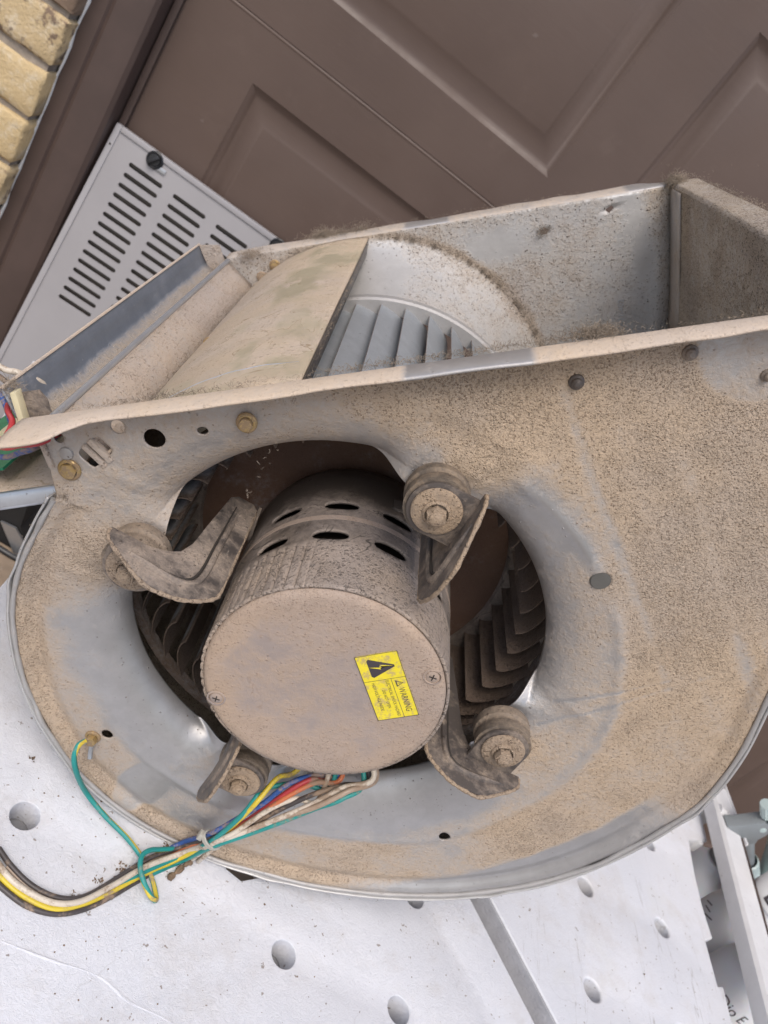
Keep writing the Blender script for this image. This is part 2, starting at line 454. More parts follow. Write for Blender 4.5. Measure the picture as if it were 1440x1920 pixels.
M['w_red'] = wirem('red_insulation', (.42, .04, .045), .5)
M['w_teal'] = wirem('green_insulation', (.015, .235, .215), .5)
M['w_white'] = wirem('white_insulation', (.58, .51, .42), .9)
M['w_black'] = wirem('black_insulation', (.06, .05, .048), .8)
M['w_brown'] = wirem('dusty_insulation', (.36, .27, .20), .85)
M['tie'] = plain('clear_nylon', (.58, .55, .48), .35, Transmission_Weight=.3)

# ================================================================== furnace blower
CX, CZ, Y0 = 0.131, -0.289 + EYE, 0.365           # wheel axis and front sheet of the blower
S2 = math.sqrt(.5)
BROT = Matrix(((S2, S2, 0), (0, 0, 1), (S2, -S2, 0)))   # local axes: u along the outlet rim, v away from it, d into the wall
BASE = np.array((-.163, .163, .19))
bw = BROT @ Vector(BASE)
blower = thing('furnace_blower', 'dust caked galvanised furnace blower lying open side up on the white bench', 'blower', (CX+bw.x, Y0+bw.y, CZ+bw.z), rot=BROT)
def BM(): return MB(BASE)
DW = .378                                           # inside width of the housing

OUT = [(.2872, -.171), (.2885, -.10), (.285, -.04), (.274, .015), (.2578, .0587), (.2422, .1118), (.2215, .1535), (.1975, .1790), (.1645, .2055), (.1214, .2290), (.0775, .2410), (.0322, .2450), (-.0190, .2390), (-.0722, .2225), (-.1244, .1945), (-.1640, .1590), (-.1882, .1242), (-.2021, .0896), (-.2075, .0600), (-.209, .0300), (-.2060, .0), (-.1985, -.0300), (-.1880, -.0570), (-.1715, -.0830), (-.1500, -.1070), (-.1335, -.1235)]
outc = np.array(OUT)
spiral = np.vstack([outc[:1], catmull(outc[1:], 14)])
outline = np.vstack([spiral, [(-.1285, -.155), (-.127, -.171)]])

def ray_r(th, poly):
    """distance from the axis to the outline in each direction"""
    P = poly; Q = np.roll(poly, -1, 0); res = np.zeros(len(th))
    for i, t in enumerate(th):
        d = np.array((math.cos(t), math.sin(t))); e = Q-P
        den = d[0]*e[:, 1]-d[1]*e[:, 0]
        den = np.where(abs(den) < 1e-12, 1e-12, den)
        s = (P[:, 0]*e[:, 1]-P[:, 1]*e[:, 0])/den
        k = (P[:, 0]*d[1]-P[:, 1]*d[0])/den
        ok = (s > 0) & (k >= -1e-9) & (k <= 1+1e-9)
        res[i] = s[ok].max()
    return res

BOLTS = [(-.0965, -.0835), (.0785, -.0990), (.0960, .0770), (-.0790, .0900)]
def pad_frame(i):
    b = np.array(BOLTS[i]); R = np.hypot(*b); rho = b/R
    return R, rho, np.array((-rho[1], rho[0]))

def side_sheet(name, d0, sgn, holes, front):
    crn = [math.atan2(y, x) for x, y in ((.2872, -.171), (-.127, -.171), (-.1285, -.155), (-.1335, -.1235))]
    th = np.sort(np.concatenate([np.linspace(-math.pi, math.pi, 1100 if front else 520, endpoint=False), crn]))
    R = ray_r(th, outline)
    NR = 84 if front else 46
    pads = [pad_frame(i) for i in range(4)]
    def rin_of(t):
        x, y = np.cos(t), np.sin(t); r = np.full_like(t, .131)
        if front:
            for Rb, rho, tau in pads:
                q = (x*tau[0]+y*tau[1])*.12; on = (x*rho[0]+y*rho[1]) > 0
                r = np.where(on, np.minimum(r, .131-.011*(1-sst(.008, .040, abs(q)))), r)
        return r
    rin = rin_of(th)
    tt = np.linspace(0, 1, NR)**1.25
    rr = rin[:, None]+(R-rin)[:, None]*tt[None, :]
    U = (rr*np.cos(th)[:, None]).ravel(); V = (rr*np.sin(th)[:, None]).ravel()
    n = len(th)
    ii, jj = np.meshgrid(np.arange(n), np.arange(NR-1), indexing='ij')
    i2 = (ii+1) % n
    F = np.stack([ii*NR+jj, i2*NR+jj, i2*NR+jj+1, ii*NR+jj+1], -1).reshape(-1, 4)
    keep = np.ones(len(F), bool)
    for (cu, cv, a, b, rot, p) in holes:
        c, s = math.cos(rot), math.sin(rot)
        def met(u, v):
            x = (u-cu)*c+(v-cv)*s; y = -(u-cu)*s+(v-cv)*c
            return ((abs(x)/a)**p+(abs(y)/b)**p)**(1/p)
        near = (abs(U-cu) < .03) & (abs(V-cv) < .03)
        m = met(U, V); fm = met(U[F].mean(1), V[F].mean(1))
        dead = (fm < 1) & keep; keep &= ~dead
        edge = np.intersect1d(np.unique(F[dead]), np.unique(F[keep]))
        U[edge] = cu+(U[edge]-cu)/m[edge]; V[edge] = cv+(V[edge]-cv)/m[edge]
    F = F[keep]
    r = np.hypot(U, V); ang = np.degrees(np.arctan2(V, U))
    t = np.clip((.172-r)/(.172-.131), 0, 1)
    bell = (1-np.sqrt(1-(.985*t)**2))/(1-math.sqrt(1-.985**2))
    dep = (.019 if front else .075)*bell if front else .075*(t**1.6)
    crease = np.zeros_like(r)
    dust = np.zeros_like(r)
    if front:
        for k, (Rb, rho, tau) in enumerate(pads):
            a = U*rho[0]+V*rho[1]; q = U*tau[0]+V*tau[1]
            m = np.where(a > 0, 1-sst(.017, .040, abs(q)), 0)*1.0
            dep = dep*(1-.86*m)+m*(.0022*sst(.172, .160, r))
            side = np.where(a > .08, np.exp(-((abs(q)-.037)/.004)**2), 0)*sst(.18, .165, r)*sst(.118, .135, r)
            crease += side
        dep = dep-.0007*crease
        # bead pressed round the inlet
        an = [-60, -35, -15, -5, 12, 28, 80, 95, 110, 160, 175]; rb = [.158, .158, .164, .169, .1746, .182, .187, .179, .176, .173, .172]
        rbead = np.interp(ang, an, rb)
        w = sst(-44, -36, ang)*sst(172, 150, ang)*(1-sst(-15, -9, ang)*sst(0, -6, ang))
        bead = np.exp(-((r-rbead)/.0035)**2)*w
        dep = dep-.0013*bead
    Rm = np.repeat(R, NR)
    lip = sst(.012, .002, Rm-r)*np.where((ang > -137) & (ang < -29), 0, 1)
    dep = dep-.0020*lip+.0022*sst(.020, .011, Rm-r)*sst(.004, .011, Rm-r)*np.where((ang > -137) & (ang < -29), 0, 1)
    dep = dep+.0016*(fbm(U*14+3, V*14+9, 3)-.5)+.0005*(fbm(U*60, V*60, 2)-.5)
    g = lambda cu, cv, s, s2=None, rot=0: np.exp(-((((U-cu)*math.cos(rot)+(V-cv)*math.sin(rot))/s)**2+((-(U-cu)*math.sin(rot)+(V-cv)*math.cos(rot))/(s2 or s))**2))
    if front:
        heavy = (.42*sst(.132, .160, r)+.58*sst(.160, .196, r))*sst(-.02, .10, U)*sst(76, 50, ang)*(1-.75*sst(-58, -40, ang)*sst(-10, -25, ang)*sst(.175, .150, r))
        dust += (1.15-.32*sst(5, 40, ang))*heavy
        dust += .26*sst(-50, -70, ang)*sst(-172, -150, ang)*sst(.132, .155, r)
        dust += .17*sst(-172, -150, ang)*sst(-46, -62, ang)
        dust += .62*sst(48, 64, ang)*sst(140, 112, ang)*sst(.168, .190, r)*sst(.240, .222, r)
        dust += .50*np.where(ang < -90, sst(-146, -160, ang), sst(84, 110, ang))*sst(.022, .008, Rm-r)
        dust += .52*np.where(ang < -90, sst(-140, -158, ang), sst(108, 138, ang))*sst(.155, .190, r)
        dust += .10*sst(-55, -35, ang)*sst(75, 50, ang)*sst(.175, .135, r)
        dust -= .45*sst(48, 76, ang)*sst(179, 165, ang)*sst(.176, .146, r)
        dust -= .95*sst(1.10, .92, np.hypot(U-.2400, V+.1585)/.0300)                                  # wiped corner by the outlet
        dust -= .85*np.where(Rm-r < .04, sst(32, 47, ang)*sst(98, 72, ang)*sst(.031-.020*sst(58, 92, ang), .024-.018*sst(58, 92, ang), Rm-r), 0)
        dust -= .75*sst(1.15, .85, np.sqrt(((U+.165)*.62-(V-.112)*-.78)**2/.016**2+((U+.165)*.78-(V-.112)*.62)**2/.03**2))
        dust -= .55*g(-.118, .158, .030, .013, .6)
        dust -= .30*np.exp(-((r-rbead)/.0050)**2)*w
        for k, (bu, bv) in enumerate(BOLTS):
            ou, ov = ((-.024, .006), (.026, -.012), (.012, .024), (-.030, .004))[k]
            m = g(bu+ou, bv+ov, .022, .018)
            dust += (.9, 1.0, .6, .75)[k]*m
            dep -= (.0034, .0048, .0012, .0020)[k]*m*(.75+.5*fbm(U*160, V*160, 3))
        dust += .75*(fbm(U*26+2, V*26+5, 4)-.5)*sst(.15, .2, r)
        dust += .35*sst(.150, .136, r)*sst(-60, -95, ang)*sst(-150, -120, ang)
        # two long scratches through the dust
        for (ax, ay, bx, by) in ((.130, .062, .214, .045), (.118, .080, .226, .046)):
            L = math.hypot(bx-ax, by-ay); dx, dy = (bx-ax)/L, (by-ay)/L
            s = (U-ax)*dx+(V-ay)*dy; q = abs(-(U-ax)*dy+(V-ay)*dx)
            dust -= .32*np.exp(-(q/.0011)**2)*((s > 0) & (s < L))
        # run marks where water came down the sheet
        wob = .004*(fbm(V*9, U*0+3, 2)-.5)
        for u0, wd, a0, k in ((.185, .004, -.165, .5), (.232, .006, -.115, .55), (.246, .003, -.10, .35), (.205, .0025, -.16, .25)):
            dust -= k*np.exp(-(((U-.25*V)-u0+wob)/wd)**2)*sst(a0, a0+.02, V)*sst(.09, .03, V)
    else:
        dust += .30*sst(.150, .172, r)*sst(.30, .10, U)*(.5+fbm(U*14, V*14, 3))
        dust -= .25*sst(.235, .262, U-.25*(V+.17))*sst(.30, .286, U)*sst(-.17, -.12, V)
        dust += .55*sst(.255, .272, U-.15*(V+.17))
        dust -= .45*g(.13, -.145, .035, .015)
        dust += .5*np.exp(-((r-.172)/.004)**2)
        dust += .12*np.where(r < .165, 1, 0)-.5*g(.02, -.145, .03, .02)
    off = BASE
    verts = np.stack([U-off[0], V-off[1], d0+sgn*dep-off[2]], 1)
    used = np.unique(F); remap = -np.ones(len(verts), int); remap[used] = np.arange(len(used))
    me = bpy.data.meshes.new(name)
    me.from_pydata(verts[used].tolist(), [], remap[F].tolist())
    at = me.attributes.new('dust', 'FLOAT', 'POINT'); at.data.foreach_set('value', dust[used].astype(np.float32))
    me.materials.append(M['panel'] if front else M['inside'])
    me.shade_smooth()
    o = link(name, me, blower)
    md = o.modifiers.new('thick', 'SOLIDIFY'); md.thickness = .0011; md.offset = -1 if front else 1
    return o

FH = [(-.0664, -.1507, .0058, .0058, 0, 2), (-.0396, -.1509, .0030, .0026, 0, 2), (-.0840, -.1600, .0040, .0040, 0, 2), (-.1015, -.1475, .0088, .0062, -.52, 5), (.162, -.0312, .0058, .0058, 0, 2), (.0457, .1806, .0042, .0042, 0, 2), (-.1709, .0591, .0040, .0040, 0, 2), (-.1185, -.1585, .0030, .0030, 0, 2)]
front_sheet = side_sheet('front_side_sheet', 0.0, 1, FH, True)
BH = [(.2345, -.1600, .0034, .0034, 0, 2), (.1765, -.1500, .0036, .0036, 0, 2)]
back_sheet = side_sheet('back_side_sheet', DW, -1, BH, False)

def sheet(name, path, d0, d1, mat, nd=40, thick=.0011, dustf=None, dfn=None, offs=1, parent=None, smooth=40):
    """a strip of sheet metal: path [(u,v)] swept from d0 to d1"""
    P = np.array(path, float); D = np.linspace(d0, d1, nd) if np.isscalar(nd) else np.array(nd)
    T = np.gradient(P, axis=0); Nn = np.stack([-T[:, 1], T[:, 0]], 1); Nn /= np.linalg.norm(Nn, axis=1)[:, None]+1e-12
    s = np.concatenate([[0], np.cumsum(np.linalg.norm(np.diff(P, axis=0), axis=1))])
    vs = []; du = []
    for i in range(len(P)):
        for j, d in enumerate(D):
            k = dfn(s[i], d, i) if dfn else 0
            vs.append((P[i][0]+Nn[i][0]*k-BASE[0], P[i][1]+Nn[i][1]*k-BASE[1], d-BASE[2]))
            du.append(dustf(s[i], d) if dustf else 0)
    m = len(D); F = [(i*m+j, (i+1)*m+j, (i+1)*m+j+1, i*m+j+1) for i in range(len(P)-1) for j in range(m-1)]
    me = mesh_of(name, vs, F, mat, smooth)
    at = me.attributes.new('dust', 'FLOAT', 'POINT'); at.data.foreach_set('value', np.array(du, np.float32))
    o = link(name, me, parent or blower)
    md = o.modifiers.new('thick', 'SOLIDIFY'); md.thickness = thick; md.offset = offs
    return o

# scroll wrapper, with the flange turned out along the outlet
flg = [(.3125, -.160), (.3140, -.1690), (.3120, -.1720), (.3080, -.1735), (.2930, -.1738), (.2895, -.1730), (.2875, -.1705)]
flg = [tuple(p) for p in catmull(np.array(flg), 4)]
wpath = flg+[tuple(p) for p in spiral[1:]]
DD = np.concatenate([[-.0046, -.0036, -.0018, 0, .003, .007], np.linspace(.012, DW-.006, 24), [DW, DW+.003]])
def wdent(s, d, i):
    e = 0.0
    if d < .012 and i > len(flg): e = .0022*(1-d/.012) + .0012*math.sin(s*150)*max(0, math.sin(s*37))**6
    return -e + .0012*(float(fbm(s*9, d*9, 2))-.5)
wr = sheet('scroll_wrapper', wpath, 0, 0, M['inside'], nd=DD, dustf=lambda s, d: .55 if s < .035 else (.50+.35*math.exp(-((d-DW+.046)/.010)**2)*(s < .3) if d > 0 else -.25), dfn=wdent)
lip = BM()
lp = [(p[0]+.0012*math.copysign(1, p[0]), p[1], -.0026+.0012*math.sin(i*.31)*max(0, math.sin(i*.083))**4) for i, p in enumerate(spiral[8:]) if True]
lip.tube(lp, .0017, n=8, smooth=1, rfun=lambda t: 1+.12*math.sin(t*190))
lip.build('rolled_edge', M['rim'], blower, 60)
# outlet flange along the front sheet
U1 = np.linspace(-.132, .287, 90); vs, fs, du = [], [], []
for u in U1:
    w = float(np.interp(u, [-.132, -.105, -.0988, -.09, -.079, -.05, .02], [.036, .0355, .0260, .0180, .0168, .0185, .0185])); sag = .0012*(float(fbm(u*30, 1.5, 2))-.5)
    bend = 0.0
    for k, (a, h) in enumerate(((0.0, .0022), (-.0008, .0006), (-.0030, -.0002), (-w*.5, -.0006+sag), (-w+.0012, .0002+sag*2), (-w, .0012+sag*2))):
        vs.append((u-BASE[0], -.1722+h+bend*(-a/w)-BASE[1], a-BASE[2])); du.append(-.55 if .075 < u < .135 and k > 0 else .12)
fs = [(i*6+k, (i+1)*6+k, (i+1)*6+k+1, i*6+k+1) for i in range(89) for k in range(5)]
me = mesh_of('outlet_flange', vs, fs, M['flange'], 50)
at = me.attributes.new('dust', 'FLOAT', 'POINT'); at.data.foreach_set('value', np.array(du, np.float32))
o = link('outlet_flange', me, blower); md = o.modifiers.new('thick', 'SOLIDIFY'); md.thickness = .0012; md.offset = 0
U1 = np.linspace(-.12, .284, 80); vs, du = [], []
for u in U1:
    w = .030*(1-.75*float(sst(.262, .284, u))); sag = .0014*(float(fbm(u*26, 7.5, 2))-.5)
    for k, (a, h) in enumerate(((0.0, .004), (.0006, .0014), (.0022, .0002), (w*.5, -.0008+sag), (w-.0012, .0006+sag*2), (w, .0030+sag))):
        vs.append((u-BASE[0], -.1722+h-BASE[1], DW+a-BASE[2])); du.append(-.5 if u > .25 or (.05 < u < .09) else -.15)
fs = [(i*6+k, i*6+k+1, (i+1)*6+k+1, (i+1)*6+k) for i in range(79) for k in range(5)]
me = mesh_of('outlet_flange', vs, fs, M['flange'], 50)
at = me.attributes.new('dust', 'FLOAT', 'POINT'); at.data.foreach_set('value', np.array(du, np.float32))
o = link('outlet_flange', me, blower); md = o.modifiers.new('thick', 'SOLIDIFY'); md.thickness = .0012; md.offset = 0
# strip folded round the far outlet corner
sheet('corner_strip', [(.2862, -.1690), (.2868, -.12), (.2868, -.07), (.2840, -.03)], DW-.034, DW-.001, M['upright'], nd=4, dustf=lambda s, d: -.15)
# cutoff sheet over the wheel
arc = [(.1695+.0042*k/30, math.radians(-84-41.5*k/30)) for k in range(31)]
arcp = [(r*math.cos(t), r*math.sin(t)) for r, t in arc]
cut = sheet('cutoff_sheet', arcp, .0015, DW-.002, M['cutoff'], nd=46, thick=.0014, offs=-1,
      dustf=lambda s, d: .12*(float(fbm(s*40, d*22, 3))-.5)-.8*math.exp(-((s-.040)/.020)**2-((d-.235)/.075)**2)*float(sst(.48, .60, fbm(s*60, d*34, 4)))-.35*float(sst(.56, .66, fbm(s*45+9, d*30, 4))),
      dfn=lambda s, d, i: .0010*(float(fbm(s*16, d*12, 2))-.5))
bead = BM(); sheet('cutoff_shade_lip', [(r*math.cos(math.radians(-84.0-k)), r*math.sin(math.radians(-84.0-k))) for r, k in ((.1580, .5), (.162, .3), (.166, .1), (.1690, 0))], .003, DW-.003, M['motor_rear'], nd=30, dustf=lambda s, d: -.3)  # dark lip sheet, the shaded underside of the cutoff put into its colour
sr = lambda a: .1699+.0042*((-84-a)/41.5)
bead.tube([(sr(a)*math.cos(math.radians(a)), sr(a)*math.sin(math.radians(a)), .034+.0006*math.sin(a)) for a in range(-124, -85, 2)], .0011, 6, 1)
bead.build('seam', M['hem'], blower, 60)
# upright sheet beside it, hem along its top
sheet('upright_sheet', [(-.0990, -.1400), (-.1085, -.1548), (-.1180, -.1690)], .0015, DW-.002, M['upright'], nd=30, dfn=lambda s, d, i: .0010*(float(fbm(s*16+5, d*12, 2))-.5))
hem = BM(); hem.tube([(-.1186, -.1697, d) for d in np.linspace(.002, DW-.002, 20)], .0021, 8, 1); hem.build('hem', M['hem'], blower, 60)
# control channel and tray hung on the outlet side
sheet('channel', [(-.1180, -.1665), (-.1215, -.1590), (-.1250, -.1580), (-.1320, -.1640), (-.1372, -.1690), (-.1392, -.1730), (-.1400, -.1790), (-.1408, -.1885)], .004, DW-.004, M['channel'], nd=24,
      dustf=lambda s, d: (.75 if s < .024 else (.45 if s < .030 else -.12))+.3*float(sst(.06, .02, d)))
edge = BM(); edge.tube([(-.1410, -.1888, d) for d in np.linspace(.004, DW-.004, 30)], .0010, 6, 1); edge.build('channel_edge', M['flange'], blower, 60)
tab = BM(); tab.prism([(-.1405, -.1885), (-.1215, -.1855), (-.1195, -.160), (-.137, -.164)], lambda a, b, h: (a, b, h), DW-.0065, DW-.005)
tab.build('end_tab', M['upright'], blower)
tab = BM(); tab.prism([(-.1375, -.1835), (-.1240, -.1835), (-.1215, -.1780), (-.1225, -.1660), (-.1350, -.1690)], lambda a, b, h: (a, b, h), .008, .0094)
tab.build('end_tab', M['bracket'], blower)
tray = sheet('tray', [(-.1270, -.1300), (-.1340, -.1280), (-.1600, -.1262), (-.1760, -.1268), (-.1790, -.1300), (-.1800, -.1350)], .007, DW-.01, M['cutoff'], nd=20)
tl = BM()
for a, b in ((0, 1),):
    prof = [(.007, 0.0), (.0054, .0004), (.0040, .0020), (.0028, .0060), (.0026, .0078)]
    us = np.linspace(-.1275, -.174, 14); vs = []; fs = []
    for u in us:
        for dd, vv in prof: vs.append((u, -.1278+.0012*(-.127-u)/.05+vv, dd))
    fs = [(i*5+k, i*5+k+1, (i+1)*5+k+1, (i+1)*5+k) for i in range(13) for k in range(4)]
    tl.add(vs, fs)
o = tl.build('tray_lip', M['hem'], blower, 50); md = o.modifiers.new('thick', 'SOLIDIFY'); md.thickness = .0012
pcb = BM(); pcb.box((-.215, -.1405, .012), (-.1665, -.1389, .16)); p = pcb.build('circuit_board', M['pcb'], blower)
cn = BM(); cn.box((-.188, -.1480, .05), (-.165, -.1405, .09), .001); cn.build('terminal_block', M['conn'], p)
cn = BM(); cn.box((-.1378, -.1860, .0020), (-.1342, -.1690, .0085), .0006, fn=lambda a, b, c: (a-.0+(b+.177)*-.12, b, c)); cn.build('connector', M['conn'], blower)
# hex screws, screw tips and small fittings on the front sheet
def hexbolt(name, u, v, d, r, h, mat, parent=blower, washer=1.5, dirn=-1):
    m = BM(); f = lambda x, y, z: (u+x, v+y, d+dirn*z)
    m.lathe([(r*washer, 0), (r*washer, .0010), (r*washer*.9, .0016), (r*.98, .0018)], 28, f)
    ro = random.random()
    m.prism([(r*math.cos(ro+k*math.pi/3), r*math.sin(ro+k*math.pi/3)) for k in range(6)], f, .001, h, bevel=r*.12)
    return m.build(name, mat, parent)
hexbolt('hex_screw', -.0140, -.1532, 0.0, .0038, .0044, M['brass'])
hexbolt('hex_screw', -.1196, -.1394, 0.0, .0048, .0036, M['brass'], washer=1.35)
hexbolt('hex_screw', -.0911, -.1455, .19, .003, .003, M['brass'])
hexbolt('hex_screw', -.0750, -.1585, DW-.001, .0036, .0040, M['brass'])
hexbolt('hex_screw', -.0900, -.1500, DW-.001, .0034, .0030, M['bolt'])
for u, v, k in ((.1543, -.1517, 1), (.2075, -.1590, 1), (.2431, -.1424, .8)):
    m = BM(); f = lambda x, y, z, u=u, v=v: (u+x, v+y, -z)
    m.lathe([(.0042*k, -.0008), (.0038*k, .0010), (.0028*k, .0018), (.0025*k, .0032), (.0012*k, .0044), (0, .0045)], 14, f)
    m.build('screw_tip', M['bracket'], blower)
m = BM(); m.lathe([(0, 0), (.0055, 0), (.0060, .0006), (.0060, .003)], 24, lambda x, y, z: (.162+x, -.0312+y, -.0002+z)); m.build('hole_plug', M['plugm'], blower)
for k, (a, w) in enumerate(((-.0024, .0030), (.0026, .0036))):
    m = BM(); c, s = math.cos(-.52), math.sin(-.52)
    m.box((-.0082, a-w/2, -.0012), (.0080, a+w/2, .0032), .0007, fn=lambda x, y, z: (-.1005+x*s*-1+y*c, -.1466+x*c+y*s, z)); m.build('spring_clip', M['upright'], blower)
m = BM(); m.box((-.1300, -.1575, -.0022), (-.1268, -.1420, .0006), .0008); m.build('edge_tab', M['upright'], blower)
m = BM(); m.lathe([(.0040, 0), (.0036, .0009), (.0024, .0013), (0, .0014)], 20, lambda x, y, z: (-.1178+x, -.1490+y, -z)); m.build('dimple', M['panel'], blower)
# brass ground screw with its ring terminal
hexbolt('ground_screw', -.1815, .0600, 0.0, .0040, .0062, M['brass'], washer=1.35)
m = BM(); m.tube([(-.1830, .0640, -.002), (-.1855, .0700, -.004), (-.1868, .0745, -.006)], .0017, 8, 4); m.build('ring_terminal', M['steel'], blower)
# part number pressed into the far sheet
tv, tf = text_mesh('47A11-402', .0080, .0002)
me = mesh_of('pressed_number', [(.2452-b-BASE[0], -.0440-a*.95-BASE[1], DW-.0012-c-BASE[2]) for a, b, c in tv], tf, M['hem'], 0)
link('pressed_number', me, blower)

# wheel
WR, WI, W0, W1, WM_ = .1405, .118, .045, .272, .1215
wheel = link('blower_wheel', None, blower)
bpy.data.objects.remove(wheel)
m = BM()
m.lathe([(.1392, W0-.001), (.1442, W0-.001), (.1442, W0+.006), (.1392, W0+.006), (.1392, W0-.001)], 120)
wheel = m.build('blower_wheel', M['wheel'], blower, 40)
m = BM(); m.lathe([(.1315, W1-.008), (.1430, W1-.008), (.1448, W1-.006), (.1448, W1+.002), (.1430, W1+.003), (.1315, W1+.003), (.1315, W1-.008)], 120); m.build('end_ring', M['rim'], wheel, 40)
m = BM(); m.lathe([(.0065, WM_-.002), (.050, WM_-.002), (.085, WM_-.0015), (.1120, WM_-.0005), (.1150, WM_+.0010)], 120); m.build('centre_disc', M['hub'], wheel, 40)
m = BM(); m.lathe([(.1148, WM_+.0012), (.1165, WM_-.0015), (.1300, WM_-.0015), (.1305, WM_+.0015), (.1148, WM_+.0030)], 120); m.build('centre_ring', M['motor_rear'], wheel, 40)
def blade_mesh(length, first):
    n = 9; vs = []; fs = []; L = np.linspace(0, length, 7)
    for j, z in enumerate(L):
        dip = .0006*math.sin(math.pi*j/6)
        for side in (0, 1):
            for k in range(n):
                t = k/(n-1); r = WI+(WR-.0008-WI)*t
                a = -(.225*(t**1.75)-.02*t)
                rr = r+(0.0 if side == 0 else -.0003); aa = a-(.0 if side == 0 else .0062)
                vs.append((rr*math.cos(aa), rr*math.sin(aa), z))
    st = 2*n
    for j in range(6):
        for k in range(n-1):
            a = j*st+k; fs += [(a, a+1, a+1+st, a+st), (a+n+st, a+n+1+st, a+n+1, a+n)]
        a = j*st+n-1; fs.append((a, a+n, a+n+st, a+st)); a = j*st; fs.append((a+n, a, a+st, a+n+st))
    for j in (0, 6):
        for k in range(n-1): fs.append((j*st+k, j*st+k+1, j*st+n+k+1, j*st+n+k))
    me = mesh_of('blade', vs, [f[::-1] for f in fs], M['blade'], 35)
    at = me.attributes.new('dust', 'FLOAT', 'POINT')
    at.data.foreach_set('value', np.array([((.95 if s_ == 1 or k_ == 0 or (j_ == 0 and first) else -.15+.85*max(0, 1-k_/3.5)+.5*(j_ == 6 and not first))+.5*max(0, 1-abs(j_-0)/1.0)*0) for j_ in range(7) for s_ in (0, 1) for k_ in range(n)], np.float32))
    return me
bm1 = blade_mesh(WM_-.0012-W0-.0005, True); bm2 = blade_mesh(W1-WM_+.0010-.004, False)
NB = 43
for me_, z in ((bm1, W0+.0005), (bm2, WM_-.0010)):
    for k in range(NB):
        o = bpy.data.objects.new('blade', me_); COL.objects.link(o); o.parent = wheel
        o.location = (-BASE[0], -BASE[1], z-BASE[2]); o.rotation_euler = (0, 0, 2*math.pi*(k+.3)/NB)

# motor
MR, MD0, MD1 = .070, -.037, .105
NA, ND = 1008, 72
TH = np.linspace(0, 2*math.pi, NA, endpoint=False); ZD = np.linspace(MD0+.0015, MD1, ND)
A, Z = np.meshgrid(TH, ZD, indexing='ij'); adeg = (np.degrees(A)+180) % 360-180
rad = np.full_like(A, MR)
ribs = np.where((adeg > -178) & (adeg < -86) | (adeg > 165), 1, 0)
rad += .0020*ribs*(np.clip(np.cos(np.radians(adeg)*360/5.2), -.95, .15)-.15)*sst(.0075, .0045, Z)*sst(-.0360, -.0335, Z)
rad += .0003
rad -= .003*sst(.085, .105, Z)**2
keep = np.ones((NA, ND-1), bool)
cA = (adeg+ .5*360/NA); cZ = (Z[:, :-1]+Z[:, 1:])/2
P_ = A.copy(); Q_ = Z.copy()
slots = [(-110.5+29.7*k, .0155, 8.8, .0050) for k in range(12)]+[(-108.5+29.7*k, .0500, 8.8, .0046) for k in range(12)]
for a0, z0, ha, hz in slots:
    dA = (adeg-a0+180) % 360-180
    m = ((abs(dA)/ha)**2.6+(abs(Z-z0)/hz)**2.6)**(1/2.6)
    fa = (cA[:, :-1]-a0+180) % 360-180
    fm = ((abs(fa)/ha)**2.6+(abs(cZ-z0)/hz)**2.6)**(1/2.6)
    dead = fm < 1; keep &= ~dead
    dv = np.zeros((NA, ND), bool); kv = np.zeros((NA, ND), bool)
    ip = np.roll(np.arange(NA), -1)
    for arr, sel in ((dv, dead), (kv, ~dead)):
        arr[:, :-1] |= sel; arr[:, 1:] |= sel; arr[ip, :-1] |= sel; arr[ip, 1:] |= sel
    e = dv & kv & (m < 1.6) & (m > .4)
    P_[e] = np.radians(a0+dA[e]/m[e]); Q_[e] = z0+(Z[e]-z0)/m[e]
vs = np.stack([rad*np.cos(P_)-BASE[0], rad*np.sin(P_)-BASE[1], Q_-BASE[2]], -1).reshape(-1, 3)
fs = [(i*ND+j, ((i+1) % NA)*ND+j, ((i+1) % NA)*ND+j+1, i*ND+j+1) for i in range(NA) for j in range(ND-1) if keep[i, j]]
me = mesh_of('motor', vs, fs, M['motor_rear'], 40)
at = me.attributes.new('dust', 'FLOAT', 'POINT'); at.data.foreach_set('value', (.75*sst(.012, .0, Z)+.05*sst(.045, .02, Z)-.62*sst(.045, .080, Z)+.2*np.sin(A*1.0+2.6)*sst(.02, .05, Z)).ravel().astype(np.float32))  # dust thins rearward so the occlusion shade sits in the colour
motor = link('motor', me, blower); md = motor.modifiers.new('thick', 'SOLIDIFY'); md.thickness = .0018; md.offset = 1
m = BM()                                            # end cover with a rounded rim
cover = [(0, MD0-.0016), (.055, MD0-.0016), (.0650, MD0-.0015), (.0672, MD0-.0012), (.0688, MD0-.0004), (.0697, MD0+.0008), (.0700, MD0+.0024), (.0696, MD0+.0030)]
m.lathe(cover, 180)
cap = m.build('end_cover', M['motor'], motor, 35)
